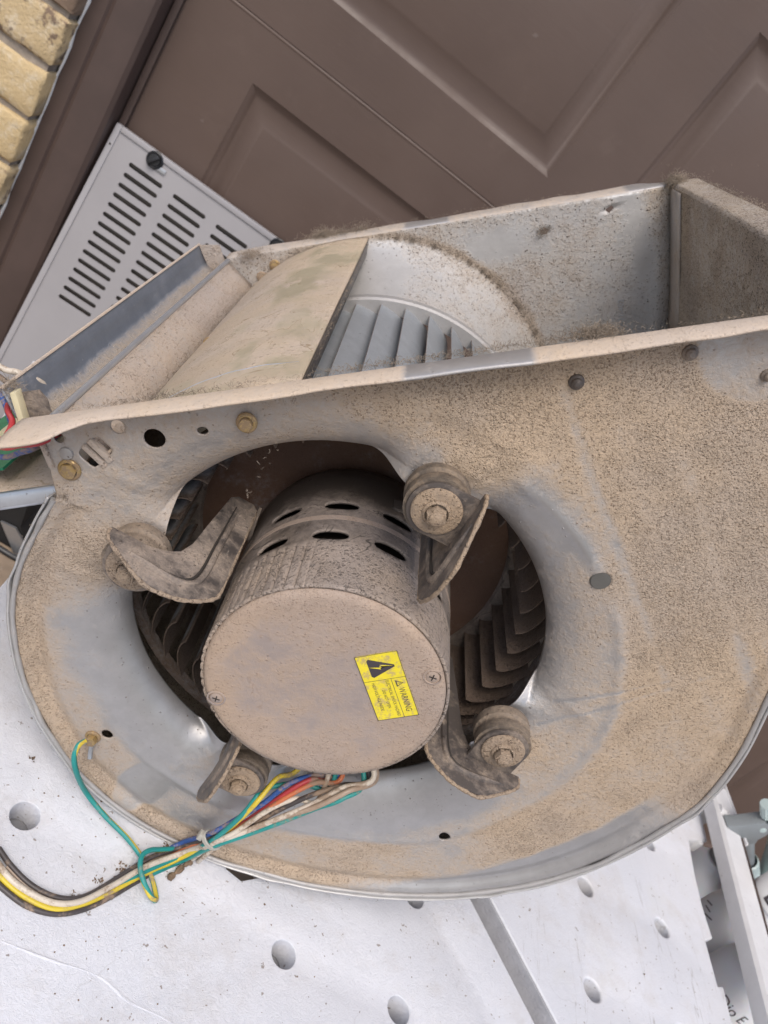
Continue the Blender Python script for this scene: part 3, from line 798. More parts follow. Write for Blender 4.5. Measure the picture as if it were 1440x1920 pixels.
# (the cover is remeshed as rings so its grime can follow the rim)
vs, fs = [], []
cr = [0, .012, .024, .034, .043, .050, .055, .059, .062]+[c_[0] for c_ in cover[2:]]; cz = [MD0-.0016]*9+[c_[1] for c_ in cover[2:]]
for r_, z_ in zip(cr, cz):
    for k in range(180): vs.append((r_*math.cos(k*math.pi/90)-BASE[0], r_*math.sin(k*math.pi/90)-BASE[1], z_-BASE[2]))
fs = [(i*180+k, i*180+(k+1) % 180, (i+1)*180+(k+1) % 180, (i+1)*180+k) for i in range(len(cr)-1) for k in range(180)]
cap.data = mesh_of('end_cover', vs, fs, M['motor'], 35)
va = np.array(vs)+BASE
rr_ = np.hypot(va[:, 0], va[:, 1])
du = .45*sst(.050, .068, rr_)+.5*np.exp(-((va[:, 0]-.0638)**2+(va[:, 1]+.0046)**2)/.012**2)+.5*np.exp(-((va[:, 0]+.064)**2+(va[:, 1]+.0012)**2)/.012**2)+.9*(fbm(va[:, 0]*45+3, va[:, 1]*45+7, 4)-.5)-.30*sst(.06, .0, rr_)
at = cap.data.attributes.new('dust', 'FLOAT', 'POINT'); at.data.foreach_set('value', du.astype(np.float32))
m = BM(); m.lathe([(.0712, .0325), (.0722, .0330), (.0722, .0378), (.0712, .0384)], 160); m.build('band', M['motor'], motor, 40)
m = BM(); m.lathe([(.055, -.02), (.056, .09), (0, .09)], 60); m.lathe([(0, -.022), (.055, -.02)], 60); m.build('windings', M['copper'], motor, 40)
m = BM(); m.lathe([(.0668, MD1-.001), (.060, MD1+.006), (.030, MD1+.010), (.012, MD1+.012), (.0065, MD1+.012), (.0065, MD1+.045)], 80); m.build('rear_bell', M['motor_rear'], motor, 40)
m = BM()                                            # data plate on the top of the shell
for i in range(12):
    for j in range(2): pass
N1 = 14; vs = []; fs = []
for i in range(N1+1):
    a = math.radians(-68+30*i/N1)
    for z in (.055, .084): vs.append((.0709*math.cos(a), .0709*math.sin(a), z))
fs = [(2*i, 2*i+1, 2*i+3, 2*i+2) for i in range(N1)]
m.add(vs, fs); m.build('data_plate', M['dark'], motor, 60)
for u, v in ((-.0640, -.0012), (.0638, -.0046)):
    m = BM(); f = lambda x, y, z, u=u, v=v: (u+x, v+y, MD0-.0016-z)
    m.lathe([(.0058, -.0010), (.0056, .0004), (.0047, .0006), (.0044, -.0008)], 28, f)
    m.lathe([(0, .0008), (.0026, .0007), (.0037, .0002), (.0040, -.0010)], 24, f)
    sc = m.build('cover_screw', M['motor'], motor, 40)
    m = BM()
    for r_ in (.5, .5+math.pi/2):
        m.box((-.0022, -.00035, .0006), (.0022, .00035, .0010), fn=lambda x, y, z: f(x*math.cos(r_)-y*math.sin(r_), x*math.sin(r_)+y*math.cos(r_), z))
    m.build('cross_recess', M['dark'], sc)
# yellow warning label
LU = np.array((.0245, -.0025)); LU /= np.linalg.norm(LU)       # across
LV = np.array((.0050, .0485)); LV = LV/np.linalg.norm(LV)      # along
L0 = np.array((.0225, -.0232))
LW, LH = .0246, .0488
def lab(x, y, h=0): q = L0+LU*x+LV*y; return (q[0], q[1], MD0-.0017-h)
rr = .0016
poly = []
for cx, cy, a0 in ((LW-rr, LH-rr, 0), (rr, LH-rr, 90), (rr, rr, 180), (LW-rr, rr, 270)):
    poly += [(cx+rr*math.cos(math.radians(a0+k*30)), cy+rr*math.sin(math.radians(a0+k*30))) for k in range(4)]
m = BM(); m.prism(poly, lab, .00005, .0003); label = m.build('warning_label', M['yellow'], motor)
label['label'] = 'yellow electrical shock warning label'
m = BM()
w_ = .00034; ed = []
for (x0, y0, x1, y1) in ((0, 0, LW, w_), (0, LH-w_, LW, LH), (0, 0, w_, LH), (LW-w_, 0, LW, LH), (0, .0187, LW, .0190), (.0158, .019, .0161, LH)):
    m.add([lab(x0, y0, .00036), lab(x1, y0, .00036), lab(x1, y1, .00036), lab(x0, y1, .00036)], [(0, 1, 2, 3)])
m.build('border_lines', M['ink'], label, 0)
m = BM()                                            # solid triangle with a bolt of lightning left yellow
tri = [(.0070, .0030), (.0205, .0092), (.0205, .0106), (.0070, .0165), (.0058, .0155), (.0058, .0042)]
bolt = [(.0062, .0088), (.0125, .0112), (.0120, .0088), (.0196, .0098), (.0125, .0078), (.0130, .0100)]
m.prism([(x, y) for x, y in tri], lab, .00031, .00036); m.build('warning_triangle', M['ink'], label, 0)
m = BM(); m.prism(bolt, lab, .00036, .00042); m.build('lightning_mark', M['yellow'], label, 0)
for txt, size, x, y0, al in (('WARNING', .0052, .0183, .0265, 'LEFT'), ('ELECTRICAL SHOCK HAZARD', .00265, .0125, .0196, 'LEFT'), ('DO NOT OPEN', .00265, .0087, .0262, 'LEFT'), ('HIGH VOLTAGE INSIDE', .00265, .0042, .0202, 'LEFT')):
    tv, tf = text_mesh(txt, size, 0)
    k = .76 if size < .004 else .86
    me = mesh_of('lettering', [np.array(lab(x+.0+b*1.0, y0+a*k*(1.02 if size < .004 else .84), .00040))-BASE for a, b, c in tv], tf, M['ink'], 0)
    link('lettering', me, label)
m = BM()
ti = [(.0178, .0205), (.0178, .0255), (.0222, .0230)]; tj = [(.0185, .0214), (.0185, .0246), (.0214, .0230)]
for i in range(3):
    j = (i+1) % 3
    m.add([lab(*ti[i], .0004), lab(*ti[j], .0004), lab(*tj[j], .0004), lab(*tj[i], .0004)], [(0, 1, 2, 3)])
m.add([lab(.0193, .0228, .0004), lab(.0193, .0232, .0004), lab(.0207, .0232, .0004), lab(.0207, .0228, .0004)], [(0, 1, 2, 3)])
m.build('caution_sign', M['ink'], label, 0)

# four legs on rubber mounts
for i in range(4):
    Rb, rho, tau = pad_frame(i)
    def g(r, t, d): return (rho[0]*r+tau[0]*t, rho[1]*r+tau[1]*t, d)
    dF = -.0165                                     # height of the foot above the sheet
    L = [(.1400, -.0300), (.1455, -.0240), (.1465, dF), (.1250, dF-.0005), (.1140, dF+.0030), (.1080, -.0085), (.1040, .003), (.1010, .030), (.0965, .066), (.0920, .071), (.0810, .071), (.0775, .066), (.0780, -.022), (.0800, -.031), (.0860, -.0375), (.0950, -.0435), (.1050, -.0460), (.1180, -.0455)]
    m = BM(); m.prism(L, lambda a, b, h: g(a, h, b), .0165, .0188, bevel=.0005)
    # pressed rib along the arm
    rib = [(.1340, .0195, -.0290), (.1100, .0195, -.0330), (.0960, .0195, -.0310), (.0905, .0195, -.020), (.0895, .0195, .012), (.0880, .0195, .056)]
    for s_ in (.0188, .0165):
        m.tube([g(a, s_, c) for a, _, c in rib], .0021, 8, 5, rfun=lambda t: min(1, 6*t+.3, 6*(1-t)+.3))
    # foot round the mount
        poly = [(Rb+.0160, .0170)]+[(Rb+.0160*math.cos(a), -.0160*math.sin(a)) for a in np.linspace(0, math.pi, 18)]+[(Rb-.0160, .0170)]
    m.prism(poly, lambda a, b, h: g(a, b, h), dF-.0024, dF, bevel=.0005)
    # tab that bends in against the shell
    m.prism([(.0165, .060), (.0165, .075), (-.002, .072), (-.002, .062)], lambda a, b, h: g(math.sqrt(max(.0708**2-a*a, 0))+h+.0055*float(sst(.012, .0165, a)), a, b), .0005, .0025)
    leg = m.build('mounting_leg', M['bracket'], blower, 35)
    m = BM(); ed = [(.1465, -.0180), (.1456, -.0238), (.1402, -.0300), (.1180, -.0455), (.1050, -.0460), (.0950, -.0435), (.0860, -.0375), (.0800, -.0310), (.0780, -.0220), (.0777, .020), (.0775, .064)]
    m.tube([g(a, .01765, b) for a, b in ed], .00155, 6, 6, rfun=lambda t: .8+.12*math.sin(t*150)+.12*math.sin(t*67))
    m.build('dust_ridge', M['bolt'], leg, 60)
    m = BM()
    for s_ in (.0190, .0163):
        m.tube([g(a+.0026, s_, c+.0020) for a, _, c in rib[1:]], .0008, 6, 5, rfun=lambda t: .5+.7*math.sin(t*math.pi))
    m.build('rib_dark_line', M['dark'], leg, 60)  # thin dark tubes laid along the rib on both faces
    f = lambda x, y, z: (BOLTS[i][0]+x, BOLTS[i][1]+y, z)
    m = BM(); m.lathe([(.0110, .006), (.0174, .002), (.0180, 0), (.0180, -.0050), (.0164, -.0066), (.0164, -.0080), (.0176, -.0094), (.0178, dF+.0002), (.010, dF+.0004)], 64, f); m.build('rubber_mount', M['rubber'], leg, 40)
    z0 = dF-.0026
    m = BM(); m.lathe([(.0100, z0), (.0132, z0), (.0137, z0-.0007), (.0133, z0-.0018), (.0115, z0-.0026), (.0072, z0-.0025), (0, z0-.0025)], 56, f); m.build('washer', M['bolt'], leg, 40)
    m = BM(); m.lathe([(.0076, z0-.0020), (.0074, z0-.0034), (.0062, z0-.0042)], 36, f)
    m.prism([(.0057*math.cos(k*math.pi/3+i*.7), .0057*math.sin(k*math.pi/3+i*.7)) for k in range(6)], f, z0-.0036, z0-.0086, bevel=.0012)
    m.lathe([(.0040, z0-.0085), (.0037, z0-.0096), (.0022, z0-.0103), (0, z0-.0105)], 24, f)
    m.build('mount_bolt', M['bolt'], leg, 40)

# lint and fluff caught on the edges
def fluff(m, c, n, L, spread, r=.00009, up=(0, -1, 0)):
    for _ in range(int(n*2.9)):
        p = np.array(c)+rng.normal(0, 1, 3)*np.array(spread)
        d = rng.normal(0, 1, 3)*.9+np.array(up)*.5; d /= np.linalg.norm(d); pts = [p]
        l = .85*L*rng.uniform(.2, 1.0)
        for k in range(4):
            d = d+rng.normal(0, .7, 3); d /= np.linalg.norm(d); pts.append(pts[-1]+d*l/4)
        m.tube(pts, r*rng.uniform(.6, 1.3), 3, 1, caps=False)
fl = BM()
for c, n, L, s in (((.291, -.174, .374), 420, .011, (.0035, .002, .004)), ((-.020, -.174, .398), 300, .011, (.012, .0010, .006)), ((-.028, -.175, .396), 160, .013, (.004, .002, .004)), ((.010, -.174, .400), 60, .016, (.005, .001, .005)),
                   ((.164, -.174, .003), 300, .009, (.006, .0012, .003)), ((.120, -.1735, .002), 130, .006, (.03, .0006, .001)), ((.060, -.1735, .002), 110, .006, (.028, .0006, .001)),
                   ((-.095, -.173, .374), 150, .008, (.008, .002, .004)), ((.308, -.174, .30), 130, .005, (.003, .0006, .06)), ((.312, -.174, .20), 90, .005, (.002, .0006, .06)),
                   ((.0160, -.1655, .19), 420, .004, (.0012, .001, .11)), ((-.101, -.144, .2), 220, .004, (.002, .002, .11)), ((-.055, -.1725, .002), 130, .006, (.03, .0008, .0015)),
                   ((.25, -.173, .001), 60, .005, (.03, .0004, .001)), ((.1, -.174, .395), 120, .005, (.08, .0006, .008)), ((-.139, -.187, .008), 60, .012, (.003, .002, .003)),
                   ((-.131, -.1225, .002), 160, .005, (.003, .002, .002)), ((.176, -.150, .375), 40, .014, (.003, .001, .002))):
    fluff(fl, c, n, L, s)
for a in np.linspace(-80, -20, 26):                 # ragged fluff along the far inlet ring
    rr_ = .172; fluff(fl, (rr_*math.cos(math.radians(a)), rr_*math.sin(math.radians(a)), DW-.003), 9 if rng.random() > .25 else 34, .006, (.0014, .0014, .001), up=(0, 1, 0))
o = fl.build('lint', M['lint'], blower, 0); o['kind'] = 'stuff'

# ================================================================== setting
TOP = EYE-.5215                                     # bench top
ground = link('ground', mesh_of('ground', [(-90, -120, 0), (90, -120, 0), (90, 120, 0), (-90, 120, 0)], [(0, 1, 2, 3)], M['ground'], 0))
ground['kind'] = 'structure'
DY = 1.2                                            # face of the garage door
JZ = [EYE+z for z in (-1.2755, -.973, -.542, -.111, .320, .751)]
door = thing('garage_door', 'brown sectional garage door with pressed rectangular panels behind the blower', 'garage door', (-.352, DY, 0))
DO = (-.352, DY, 0)
XL, XR = -.352, 2.39
px0, pw, pp = -.207, .405, .509
for k in range(5):
    z0, z1 = JZ[k]+.0018, JZ[k+1]-.0018
    hz0, hz1 = z0+.073, z1-.067
    holes = []
    for c in range(5):
        x = px0+c*pp; holes.append([(x, hz0), (x+pw, hz0), (x+pw, hz1), (x, hz1)])
    sec = plate('door_section', [(XL, z0), (XR, z0), (XR, z1), (XL, z1)], holes, .03, M['door'], door, bevel=.0, fn=lambda a, b, h: (a, DY+.015-h, b), off=DO)
    nose = MB(DO); nose.tube([(XL, DY+.0028, z1), (XR, DY+.0028, z1)], .0034, 10, 1); nose.build('section_nose', M['door'], sec, 60)
    for c in range(5):
        x = px0+c*pp; m = MB(DO); rings = []
        for ins, dep in ((0, .0004), (.0030, .0018), (.0085, .0058), (.0125, .0066), (.0330, .0032), (.0385, .0008), (.0420, .0)):
            rings.append([(x+ins, DY+dep, hz0+ins), (x+pw-ins, DY+dep, hz0+ins), (x+pw-ins, DY+dep, hz1-ins), (x+ins, DY+dep, hz1-ins)])
        vs = [p for r in rings for p in r]; fs = []
        for i in range(6):
            for q in range(4): fs.append((i*4+q, i*4+(q+1) % 4, i*4+4+(q+1) % 4, i*4+4+q))
        fs.append((24, 25, 26, 27)); m.add(vs, fs)
        m.build('raised_panel', M['door'], sec, 25)
m = MB(DO); m.box((XL, DY+.032, 0), (XR, DY+.05, EYE+.751)); m.build('door_backing', M['gap'], door)

trim = thing('door_trim', 'dark brown painted wooden trim between the yellow brick and the garage door', 'door trim', (-.38, 1.15, 0))
m = MB((-.38, 1.15, 0))
prof = [(-.4185, 1.150), (-.3960, 1.1485), (-.3925, 1.1515), (-.3880, 1.1490), (-.3560, 1.1485), (-.3470, 1.151), (-.3415, 1.156), (-.3405, 1.160), (-.3405, 1.26), (-.4185, 1.26)]
m.prism(prof, lambda a, b, h: (a, b, h), 0, EYE+.95); m.build('trim_board', M['trim'], trim, 25)
m = MB((-.38, 1.15, 0)); m.box((-.3384, 1.1905, 0), (-.3285, 1.1994, EYE+.9), .0012); m.build('weather_strip', M['trim'], trim)
m = MB((-.38, 1.15, 0)); m.tube([(-.4190+.0008*math.sin(i*1.7), 1.1497, .3+i*.02) for i in range(70)], .0028, 8, 1, rfun=lambda t: .8+.3*math.sin(t*140)); m.build('caulk_bead', M['cap'], trim, 60)

wall = thing('brick_wall', 'yellow clay brick wall at the left of the brown garage door', 'brick wall', (-.6, 1.116, 0))
WO = (-.6, 1.116, 0)
m = MB(WO); m.box((-1.60, 1.1245, 0), (-.4235, 1.40, EYE+1.2)); m.build('mortar_bed', M['mortar'], wall)
bl = []
for L in (.205, .205, .205, .205, .098, .098):       # worn, slightly uneven clay bricks
    bm = bmesh.new(); bmesh.ops.create_cube(bm, size=1)
    for v in bm.verts: v.co = Vector(((v.co.x-.5)*L, (v.co.y+.5)*.098, (v.co.z+.5)*.0605))
    bmesh.ops.bevel(bm, geom=bm.edges[:], offset=.0032, segments=1, affect='EDGES')
    fr = [e for e in bm.edges if all(v.co.y < .004 for v in e.verts) and e.calc_length() > .03]
    bmesh.ops.subdivide_edges(bm, edges=fr, cuts=5 if L > .1 else 3, use_grid_fill=True)
    for v in bm.verts:
        if v.co.y < .004:
            v.co += Vector((rng.normal(0, .0009), abs(rng.normal(0, .0010)), rng.normal(0, .0009)))
    bm.verts.index_update()
    vs = [tuple(v.co) for v in bm.verts]; fs = [[v.index for v in f.verts] for f in bm.faces]; bm.free()
    bl.append(mesh_of('brick', vs, fs, M['brick'], 50))
nb = 0
for c in range(-14, 9):
    z = EYE-.2406+c*.0703+.005
    if z < 0: continue
    x = -.4185; k = 0
    while x > -1.52:
        which = int(rng.integers(4, 6)) if (c % 2 == 0 and k == 0) else int(rng.integers(0, 4))
        o = bpy.data.objects.new('brick', bl[which]); COL.objects.link(o); o.parent = wall
        o.location = (x-WO[0]+rng.normal(0, .0011)*(k > 0), rng.normal(0, .0016), z+rng.normal(0, .0008)); o.rotation_euler = (rng.normal(0, .006), rng.normal(0, .006), rng.normal(0, .009))
        x -= (.205 if which < 4 else .098)+.010; k += 1; nb += 1
lintel = link('house_wall', mesh_of('house_wall', [(-1.6, 1.16, EYE+.96), (4, 1.16, EYE+.96), (4, 1.16, EYE+1.8), (-1.6, 1.16, EYE+1.8), (-1.6, 1.42, EYE+.96), (4, 1.42, EYE+.96), (4, 1.42, EYE+1.8), (-1.6, 1.42, EYE+1.8)], [(0, 1, 2, 3), (5, 4, 7, 6), (0, 4, 5, 1), (3, 2, 6, 7), (0, 3, 7, 4), (1, 5, 6, 2)], M['mortar'], 0))
lintel['kind'] = 'structure'

# ------------------------------------------------------------------ louvred panel leaning on the door
k_ = .1526; nn = math.hypot(1, k_)
PX, PYB, PL, PW = -.3355, 1.178-k_*(.33-.3298+.9462), .957, .338
def pan(a, b, h): return (PX+a, PYB+b*k_/nn-h/nn, b/nn+.0008+h*k_/nn)
vent = thing('furnace_door', 'grey white louvred metal furnace door leaning against the brown garage door', 'metal door', pan(0, 0, 0))
VO = pan(0, 0, 0)
def zb(z): return (z+EYE-.0008)*nn
holes = []
for r in range(15):
    for c in range(4): holes.append(slot(.0385+.0262+.0715*c, zb(-.3665-.01577*r), .0535, .0064))
face = plate('face_sheet', [(0.002, .002), (PW-.002, .002), (PW-.002, PL-.002), (.002, PL-.002)], holes, .0012, M['ventpaint'], vent, fn=lambda a, b, h: pan(a, b, h-.0006), off=VO)
m = MB(VO)                                          # louvre lips behind the slots
for r in range(15):
    for c in range(4):
        b = zb(-.3665-.01577*r); a0 = .0385+.0715*c
        m.add([pan(a0, b+.0030, -.0012), pan(a0+.0525, b+.0030, -.0012), pan(a0+.0525, b-.0022, -.0050), pan(a0, b-.0022, -.0050)], [(0, 1, 2, 3)])
o = m.build('louvre_lips', M['ventdark'], vent, 0); o['kind'] = 'stuff'
m = MB(VO)
m.box((0, 0, -.011), (.0085, PL, .0022), .0008, fn=pan); m.build('edge_return', M['ventpaint'], vent)
m = MB(VO); m.box((.0087, PL-.0080, -.011), (PW-.0087, PL, .0026), .0008, fn=pan); m.build('edge_return', M['ventpaint'], vent)
m = MB(VO); m.box((PW-.0085, 0, -.011), (PW, PL, .0022), .0008, fn=pan); m.build('edge_return', M['ventpaint'], vent)
m = MB(VO); m.lathe([(.0016, .0024), (0, .0026)], 12, lambda x, y, z: pan(.0045+x, PL-.030+y, z)); m.build('pin_hole', M['gap'], vent)
for a, z in ((.0660, -.3410), (.2705, -.3390)):
    b = zb(z); f = lambda x, y, h: pan(a+x, b+y, h)
    m = MB(VO); m.lathe([(.0125, 0), (.0122, .0030), (.0105, .0042), (.0088, .0036)], 36, f); kn = m.build('latch', M['knob'], vent)
    m = MB(VO); m.lathe([(.0088, .0034), (.0080, .0060), (0, .0062)], 28, f); m.box((-.0088, -.0022, .0055), (.0088, .0022, .0115), .0008, fn=lambda x, y, h: f(x*.6-y*.8, x*.8+y*.6, h)); m.build('latch_knob', M['knob'], kn)
    m = MB(VO); m.box((.008, -.0065, .0008), (.0205, .0005, .0024), .0005, fn=lambda x, y, h: f(x, y-.004, h)); m.build('latch_tab', M['steel'], kn)
m = MB(VO); b = zb(-.700); m.box((.0500, b-.16, .0002), (.1500, b, .0006), fn=pan); st = m.build('sticker', M['paper'], vent)
m = MB(VO); m.box((.0570, b-.0135, .0006), (.1430, b-.0035, .0010), fn=pan); m.build('red_band', M['redp'], st)

# ------------------------------------------------------------------ white bench
bench = thing('work_bench', 'white painted work bench with round dog holes under the blower', 'work bench', (.35, .45, 0))
BO = (.35, .45, 0)
TK = .024
def grv(y): return .4208-.804*(y-.4486)
lb = [(-.075, .09), (grv(.09), .09), (grv(.86), .86), (-.075, .86)]
notch = [(.181, .3690), (.1870, .3625), (.201, .3590), (.2210, .3720), (.218, .398), (.196, .405), (.184, .392)]
lh = [circle(*p, .0102, 26) for p in ((.0358, .3325), (.2480, .3212), (.3526, .3194), (.3625, .4175), (.0400, .7), (.14, .20))]
plate('bench_board', lb, lh+[notch], TK, M['bench_l'], bench, bevel=.0010, fn=lambda a, b, h: (a, b, TOP-TK/2+h), off=BO)
gr = .0350
rb = [(grv(.09)+gr, .09), (.775, .09), (.7765, .457), (.7797, .4966), (.7699, .4935), (.7713, .544), (.7862, .553), (.7848, .592), (.789, .636), (.7982, .690), (.840, .7099), (.850, .79), (.855, .86), (grv(.86)+gr, .86)]
rb[0] = (.775-.03, .09)
rb = [(grv(.12)+gr, .12)]+rb[1:]
rb[1] = (.7745, .12)
rh = [circle(*p, .0102, 26) for p in ((.5851, .5276), (.6977, .5290), (.5718, .4157), (.7119, .6445), (.59, .3), (.70, .3), (.69, .416))]
plate('bench_board', rb, rh, TK, M['bench_r'], bench, bevel=.0026, fn=lambda a, b, h: (a, b, TOP-TK/2-.0006+h), off=BO, res=3)
plate('under_board', [(-.060, .11), (.755, .11), (.765, .84), (-.060, .84)], [circle(.2, .386, .03, 20)], .02, M['under'], bench, fn=lambda a, b, h: (a, b, TOP-.0345+h), off=BO)
m = MB(BO)                                          # grey strip lining the groove, its shade put into the colour
y0_, y1_ = .13, .85
a0 = np.array((grv(y0_)+gr, y0_)); a1 = np.array((grv(y1_)+gr, y1_)); nrm = np.array((-(a1-a0)[1], (a1-a0)[0])); nrm /= np.linalg.norm(nrm)
if nrm[0] > 0: nrm = -nrm
vs = []
for q in (a0, a1):
    for off_, zz in ((.0008, -.0245), (.0075, -.0240), (.0046, -.0100), (.0030, -.0012), (.0008, -.0010)): vs.append((q[0]+nrm[0]*off_, q[1]+nrm[1]*off_, TOP+zz))
m.add(vs, [(i, i+1, 6+i, 5+i) for i in range(4)]+[(0, 1, 2, 3, 4), (9, 8, 7, 6, 5)])
m.build('groove_shade_strip', M['groove'], bench, 40)
for x0, y0 in ((-.05, .13), (.72, .13), (-.05, .80), (.72, .80)):
    m = MB(BO); m.box((x0, y0, 0), (x0+.038, y0+.038, TOP-.045), .003); m.build('leg', M['rail'], bench)
SH = EYE-.86
m = MB(BO); m.box((-.32, .22, SH-.011), (.78, 1.0, SH), .002, fn=None); m.build('lower_shelf', M['dusty_wood'], bench)
m = MB(BO); m.tube([(x, y, TOP-.0003) for x, y in ((.0602, .2549), (.0914, .2558), (.1231, .2582), (.1484, .2514), (.1796, .2497), (.21, .235))], .0010, 6, 5, rfun=lambda t: .6+.5*math.sin(t*9)**2); m.build('paint_ridge', M['bench_l'], bench, 60)

# specks of grit on the bench
m = MB((.3, .35, TOP)); k = 0
while k < 260:
    x, y = rng.uniform(-.06, .76), rng.uniform(.2, .55)
    if rng.random() < .5: x, y = rng.normal(.12, .09), rng.normal(.32, .06)
    if abs(x-grv(y)-.01) < .016: continue
    r = abs(rng.normal(0, .00038))+.00018
    q = [(x+r*rng.uniform(.5, 1.3)*math.cos(t), y+r*rng.uniform(.5, 1.3)*math.sin(t)) for t in (0, 1.2, 2.5, 3.8, 5.0)]
    vs = [(a, b, TOP) for a, b in q]+[(x, y, TOP+r*rng.uniform(.4, 1))]
    m.add(vs, [(i, (i+1) % 5, 5) for i in range(5)]); k += 1
o = m.build('dirt_specks', M['dirt'], None, 0, loc=(.3, .35, TOP)); tag(o, 'specks of brown grit scattered over the white bench top', 'dirt', kind='stuff')

# crumbs shed along the cable bundle
m = MB((.12, .31, TOP))
def crumb(c, s, n):
    for _ in range(n):
        p = np.array(c)+rng.normal(0, 1, 3)*np.array((s, s, 0)); r = s*rng.uniform(.25, .6)
        a = rng.normal(0, 1, (7, 3)); a /= np.linalg.norm(a, axis=1)[:, None]
        vs = [(p[0]+r*v[0], p[1]+r*v[1], TOP+.0002+abs(r*v[2])) for v in a]
        m.add(vs, [(0, 1, 2), (1, 3, 2), (2, 3, 4), (4, 3, 5), (5, 6, 0), (0, 6, 1), (4, 5, 0), (0, 2, 4), (1, 6, 3), (3, 6, 5)])
for c, s, n in (((.1375, .3560, 0), .0022, 30), ((.1352, .3680, 0), .0020, 22), ((.113, .327, 0), .0024, 40), ((.1, .312, 0), .0018, 24), ((.123, .339, 0), .0022, 30), ((.088, .297, 0), .0014, 16), ((.158, .333, 0), .0012, 8), ((.02, .375, 0), .0022, 10), ((.145, .338, 0), .0015, 8), ((.066, .281, 0), .0010, 6)):
    crumb(c, s, n)
o = m.build('dirt_crumbs', M['dirt'], None, 0, loc=(.12, .31, TOP)); tag(o, 'clots of brown dust fallen along the wire bundle', 'dirt', kind='stuff')
m = MB((.155, .347, TOP))
m.tube([(.1612, .3615, TOP+.0028), (.1560, .3525, TOP+.0032), (.1500, .3420, TOP+.0030), (.1452, .3335, TOP+.0026)], .0026, 7, 6, rfun=lambda t: .8+.35*math.sin(t*23)+.2*math.sin(t*61))
o = m.build('tie_offcut', M['dirt'], None, 40, loc=(.155, .347, TOP)); tag(o, 'dirty curled cable tie offcut lying beside the wire bundle', 'cable tie')

